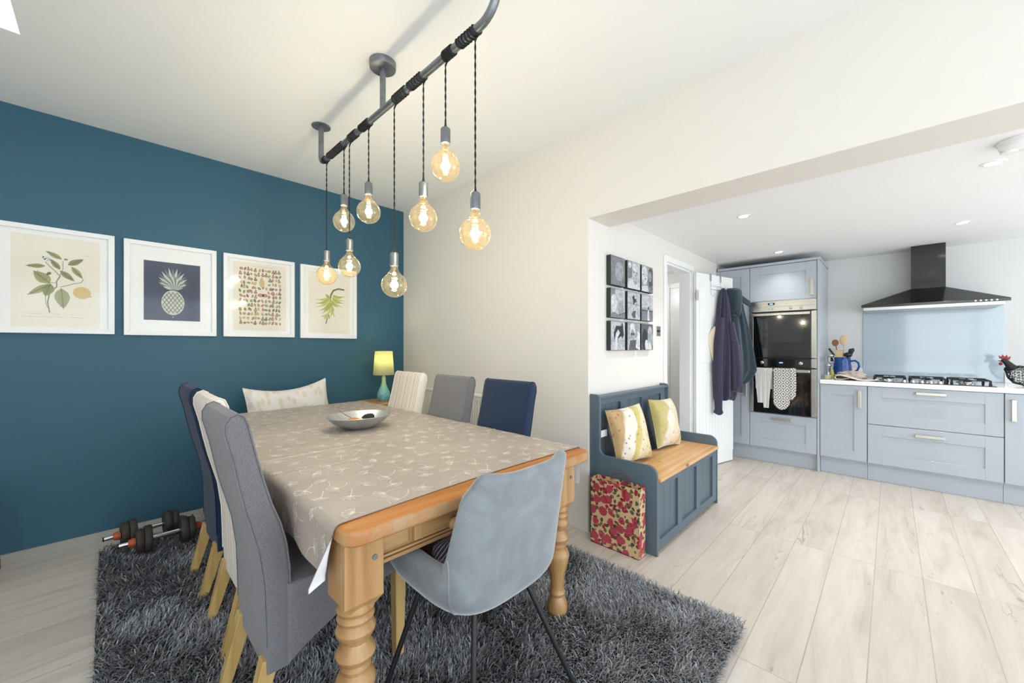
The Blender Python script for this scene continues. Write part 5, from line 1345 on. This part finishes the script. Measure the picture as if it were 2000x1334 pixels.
# ------------------------------------------------------------------ worktop things
jg = thing('jug', 'blue glazed jug holding kitchen utensils beside the tall cabinet', 'jug', (5.36, .365, .924))
m, t, b = shader('cobalt_glaze'); M['cobalt'] = m
t.l(t.mix(t.ramp(t.noise(t.coord(), 45, 2), [(.55, (0, 0, 0, 1)), (.6, (.45, .45, .45, 1))]), rgb((20, 62, 140)), rgb((70, 120, 170))), b.inputs['Base Color']); b.inputs['Roughness'].default_value = .12
G().lathe([(0, .001), (.078, .001), (.084, .01), (.080, .07), (.070, .15), (.066, .205), (.068, .212), (.062, .212), (.060, .20), (.070, .08), (.074, .015), (0, .012)], (5.36, .365, .924), 36).build('jug_body', m, jg, smooth=60)
G().tube([(5.345, .30, 1.10), (5.33, .262, 1.105), (5.32, .238, 1.085), (5.32, .232, 1.05), (5.33, .245, 1.01), (5.345, .285, .985)], .009, 10).build('handle', m, jg, smooth=60)
def utensil(name, label, cat, pts, head, m_, m2=None):
    g = G().tube(pts, .0045, 8)
    head(g); o = g.build(name, m_, smooth=50, loc=pts[0]); return tag(o, label, cat, 'utensils in the blue jug')
jb = Vector((5.36, .365, .99))
utensil('wooden_spoon', 'pale wooden spoon, tallest in the blue jug', 'spoon', [(5.355, .36, .96), (5.33, .352, 1.26)], lambda g: g.ball((5.327, .352, 1.315), (.008, .034, .055), 16, 10), M['spoon'])
utensil('wooden_spoon', 'dark brown wooden spoon at the left in the blue jug', 'spoon', [(5.36, .38, .96), (5.37, .418, 1.26)], lambda g: g.ball((5.372, .424, 1.29), (.008, .029, .036), 16, 10), M['spoon_dark'])
utensil('wooden_spatula', 'short wide wooden spatula in the blue jug', 'spatula', [(5.33, .37, .96), (5.31, .388, 1.15)], lambda g: g.rprism([(.355, 1.14), (.42, 1.14), (.425, 1.20), (.41, 1.215), (.36, 1.21)], 0, 5.306, 5.312, .002), M['spoon'])
utensil('fish_slice', 'black slotted turner with square head at the right in the blue jug', 'utensil', [(5.35, .34, .96), (5.36, .315, 1.16)], lambda g: g.rprism([(.33, 1.14), (.30, 1.14), (.268, 1.21), (.275, 1.235), (.315, 1.225)], 0, 5.358, 5.363, .002), M['black'])
utensil('ladle', 'black ladle leaning right in the blue jug', 'utensil', [(5.33, .35, .96), (5.31, .325, 1.14)], lambda g: g.ball((5.305, .318, 1.165), (.03, .036, .026), 16, 10), M['black'])
utensil('whisk', 'dark tongs leaning left in the blue jug', 'utensil', [(5.37, .39, .96), (5.38, .455, 1.20)], lambda g: g.rprism([(.44, 1.15), (.425, 1.16), (.47, 1.235), (.485, 1.225)], 0, 5.376, 5.384, .002), M['black'])
utensil('masher', 'steel masher head standing up in the middle of the blue jug', 'utensil', [(5.38, .37, .96), (5.39, .375, 1.20)], lambda g: g.rprism([(.355, 1.20), (.40, 1.20), (.405, 1.235), (.35, 1.235)], 0, 5.386, 5.396, .002), M['steel'])
utensil('serving_spoon', 'steel serving spoon pointing left in the blue jug', 'utensil', [(5.35, .39, .96), (5.34, .44, 1.14)], lambda g: g.ball((5.338, .462, 1.155), (.012, .034, .018), 16, 10), M['steel'])
pm = thing('pepper_mill', 'chrome pepper mill beside the blue jug', 'pepper mill', (5.27, .472, .924))
G().lathe([(0, .001), (.022, .001), (.024, .01), (.018, .03), (.016, .06), (.019, .09), (.021, .10), (.014, .108), (.022, .12), (.024, .135), (.016, .148), (.006, .15), (.006, .158), (.009, .163), (0, .17)], (5.27, .472, .924), 28).build('body', M['chrome'], pm, smooth=50)
jr = thing('jar', 'small glass jar of pale yellow spread at the worktop end', 'jar', (5.05, .455, .924))
G().lathe([(0, .001), (.030, .001), (.034, .008), (.034, .045), (.036, .05)], (5.05, .455, .924), 28, cap=False).build('glass', M['clearjar'], jr, smooth=50)
G().lathe([(0, .003), (.028, .003), (.031, .01), (.031, .036), (0, .037)], (5.05, .455, .924), 28).build('contents', mat('pale_yellow_spread', (232, 224, 166), .5), jr, smooth=50)
yb_ = G().lathe([(0, .001), (.013, .001), (.013, .06), (.009, .068), (.009, .085), (0, .086)], (5.22, .435, .924), 18).build('bottle', mat('yellow_plastic', (222, 210, 50), .4), smooth=40, loc=(5.22, .435, .924)); tag(yb_, 'small bright yellow bottle between the pepper mill and the blue jug', 'bottle')
so = thing('wall_socket', 'steel electrical socket low on the wall behind the blue jug', 'socket', (XK, .45, 1.05))
G().box(XK - .006, XK - .001, .365, .505, 1.07, 1.155).build('face_plate', M['steel'], so, bevel=.002)
for y in (.385, .45):
    G().box(XK - .008, XK - .006, y, y + .035, 1.085, 1.13).build('socket_outlet', M['black'], so)
# crumpled towels
def rumple(c, r_, s_, name, m_, label, cat):
    k = Vector((s_, 2 * s_, 3 * s_))
    def fn(p): return 1 + .28 * noise.noise(p * 2.2 + k) + .12 * math.sin(7 * (p.x + p.y) + 5 * noise.noise(p * 3 + k))
    o = G().ball(c, r_, 60, 30, fn)
    o.v = [(a, b_, max(z, .9255 + .0005 * (i % 3))) for i, (a, b_, z) in enumerate(o.v)]
    o = o.build(name, m_, smooth=70, loc=c); return tag(o, label, cat)
rumple((5.14, .285, .955), (.10, .115, .050), 1.3, 'kitchen_towel', fabric('beige_towelling', (176, 160, 148), (206, 192, 182), sc=300), 'crumpled beige grey towel on the worktop beside the hob', 'towel')
g = G()
def ribbon(pts, x0, x1, th=.006):
    g.rprism(strip2(pts, th), 0, x0, x1, .002, 2)
ribbon([(.385, .935), (.395, .95), (.385, .968), (.35, .972), (.31, .962), (.26, .945), (.20, .931), (.15, .930), (.11, .936), (.088, .945)], 4.935, 5.12)
ribbon([(.385, .933), (.34, .932), (.30, .944), (.27, .953), (.24, .940), (.22, .930)], 4.94, 5.12)
o = g.build('kitchen_cloth', mat('cream_cloth', (226, 218, 208), .9, bump=.3, bscale=300), smooth=50, loc=(5.0, .25, .93)); tag(o, 'folded cream edged cloth lying in front of the crumpled towel', 'cloth')
# rooster
ro = thing('rooster_ornament', 'black wire rooster ornament with red comb on the worktop', 'ornament', (5.25, -.83, .924))
def rb(u, v_):
    ys = [-.690, -.705, -.735, -.79, -.85, -.90, -.94]; cz_ = [1.06, 1.035, 1.015, 1.01, 1.02, 1.04, 1.055]; rr3 = [.012, .045, .068, .078, .066, .040, .010]
    f = v_ * 6; i = min(int(f), 5); f -= i
    y = ys[i] * (1 - f) + ys[i + 1] * f; z = cz_[i] * (1 - f) + cz_[i + 1] * f; r_ = rr3[i] * (1 - f) + rr3[i + 1] * f
    a = 2 * PI * u; return (5.25 + r_ * .8 * math.cos(a), y, z + r_ * math.sin(a))
bm = bmesh.new(); tmp = G().grid(rb, 20, 17, cu=True)
rj = random.Random(2)
vsx = [bm.verts.new((a + rj.uniform(-.006, .006), b_ + rj.uniform(-.006, .006), c_ + rj.uniform(-.006, .006))) for a, b_, c_ in tmp.v]
for f in tmp.f:
    try: bm.faces.new([vsx[i] for i in f])
    except Exception: pass
bmesh.ops.triangulate(bm, faces=bm.faces[:])
bmesh.ops.wireframe(bm, faces=bm.faces[:], thickness=.005, use_replace=True, use_even_offset=False, use_boundary=True)
me = bpy.data.meshes.new('wire_body'); bmesh.ops.translate(bm, verts=bm.verts[:], vec=(-5.25, .83, -.924)); bm.to_mesh(me); bm.free(); me.materials.append(M['blackiron'])
o = bpy.data.objects.new('wire_body', me); COL.objects.link(o); o.parent = ro
G().tube([(5.25, -.735, 1.06), (5.25, -.715, 1.090), (5.25, -.700, 1.115), (5.25, -.690, 1.13)], [.036, .026, .020, .018], 14).ball((5.25, -.688, 1.132), (.016, .021, .018), 14, 10).build('head', M['blackiron'], ro, smooth=50)
G().lathe([(.006, 0), (.003, .02), (0, .034)], (0, 0, 0), 8, axis=1).build('beak', M['rubber'], ro, world=False).location = (0, .143 + .01, .205)
G().rprism([(-.715, 1.14), (-.720, 1.170), (-.705, 1.160), (-.700, 1.182), (-.688, 1.165), (-.676, 1.184), (-.670, 1.165), (-.655, 1.176), (-.658, 1.155), (-.675, 1.142)], 0, 5.246, 5.254, .002).build('comb', M['red'], ro, smooth=40)
G().ball((5.25, -.667, 1.106), (.007, .011, .015), 12, 8).build('wattle', M['red'], ro, smooth=50)
for y in (-.80, -.86): G().tube([(5.25, y, .95), (5.25, y, .9265)], .003, 6).tube([(5.25, y + .02, .928), (5.25, y - .015, .928)], .003, 6).build('foot', M['blackiron'], ro)
G().rprism([(-.93, 1.05), (-.98, 1.14), (-1.03, 1.15), (-1.02, 1.08), (-1.0, 1.03), (-.95, 1.02)], 0, 5.246, 5.254, .002).build('tail', M['blackiron'], ro, smooth=40)

# ------------------------------------------------------------------ downlights, smoke detector
M['led'] = mat('spotlight_lens', (255, 252, 244), .4, emit=(255, 244, 228), es=6)
for x, y, l_ in ((3.215, -.384, 'recessed ceiling spotlight beside the smoke alarm'), (3.25, .779, 'recessed ceiling spotlight nearest the photo wall side'), (4.60, -.396, 'recessed ceiling spotlight in front of the cooker hood'), (4.73, .816, 'recessed ceiling spotlight in front of the tall cabinets')):
    t_ = thing('ceiling_spotlight', l_, 'spotlight', (x, y, HK), 0, 'kitchen ceiling spotlights')
    G().lathe([(.030, -.001), (.032, -.005), (.044, -.004), (.045, -.0005)], (x, y, HK), 32, cap=False).build('trim_ring', M['gloss_white'], t_, smooth=50)
    G().lathe([(0, -.002), (.031, -.002), (.031, -.001), (0, -.001)], (x, y, HK), 28).build('lens', M['led'], t_)
    s_ = bpy.data.lights.new('spotlight_beam', 'SPOT'); s_.energy = 9 if (x > 4.7) else 26; s_.spot_size = R(112); s_.spot_blend = .9; s_.color = (1, .96, .91); s_.shadow_soft_size = .03
    so_ = bpy.data.objects.new('spotlight_beam', s_); COL.objects.link(so_); so_.parent = t_; so_.location = (0, 0, -.012)
t_ = thing('smoke_alarm', 'white smoke alarm on the kitchen ceiling at the right edge', 'smoke alarm', (2.94, -.43, HK))
G().lathe([(0, -.042), (.045, -.042), (.062, -.034), (.066, -.022), (.066, -.012), (.072, -.010), (.072, -.0005)], (2.94, -.43, HK), 40).build('case', M['gloss_white'], t_, smooth=35)
G().lathe([(0, -.050), (.024, -.050), (.028, -.043), (.028, -.041)], (2.955, -.40, HK), 28).build('sensor', M['gloss_white'], t_, smooth=35)
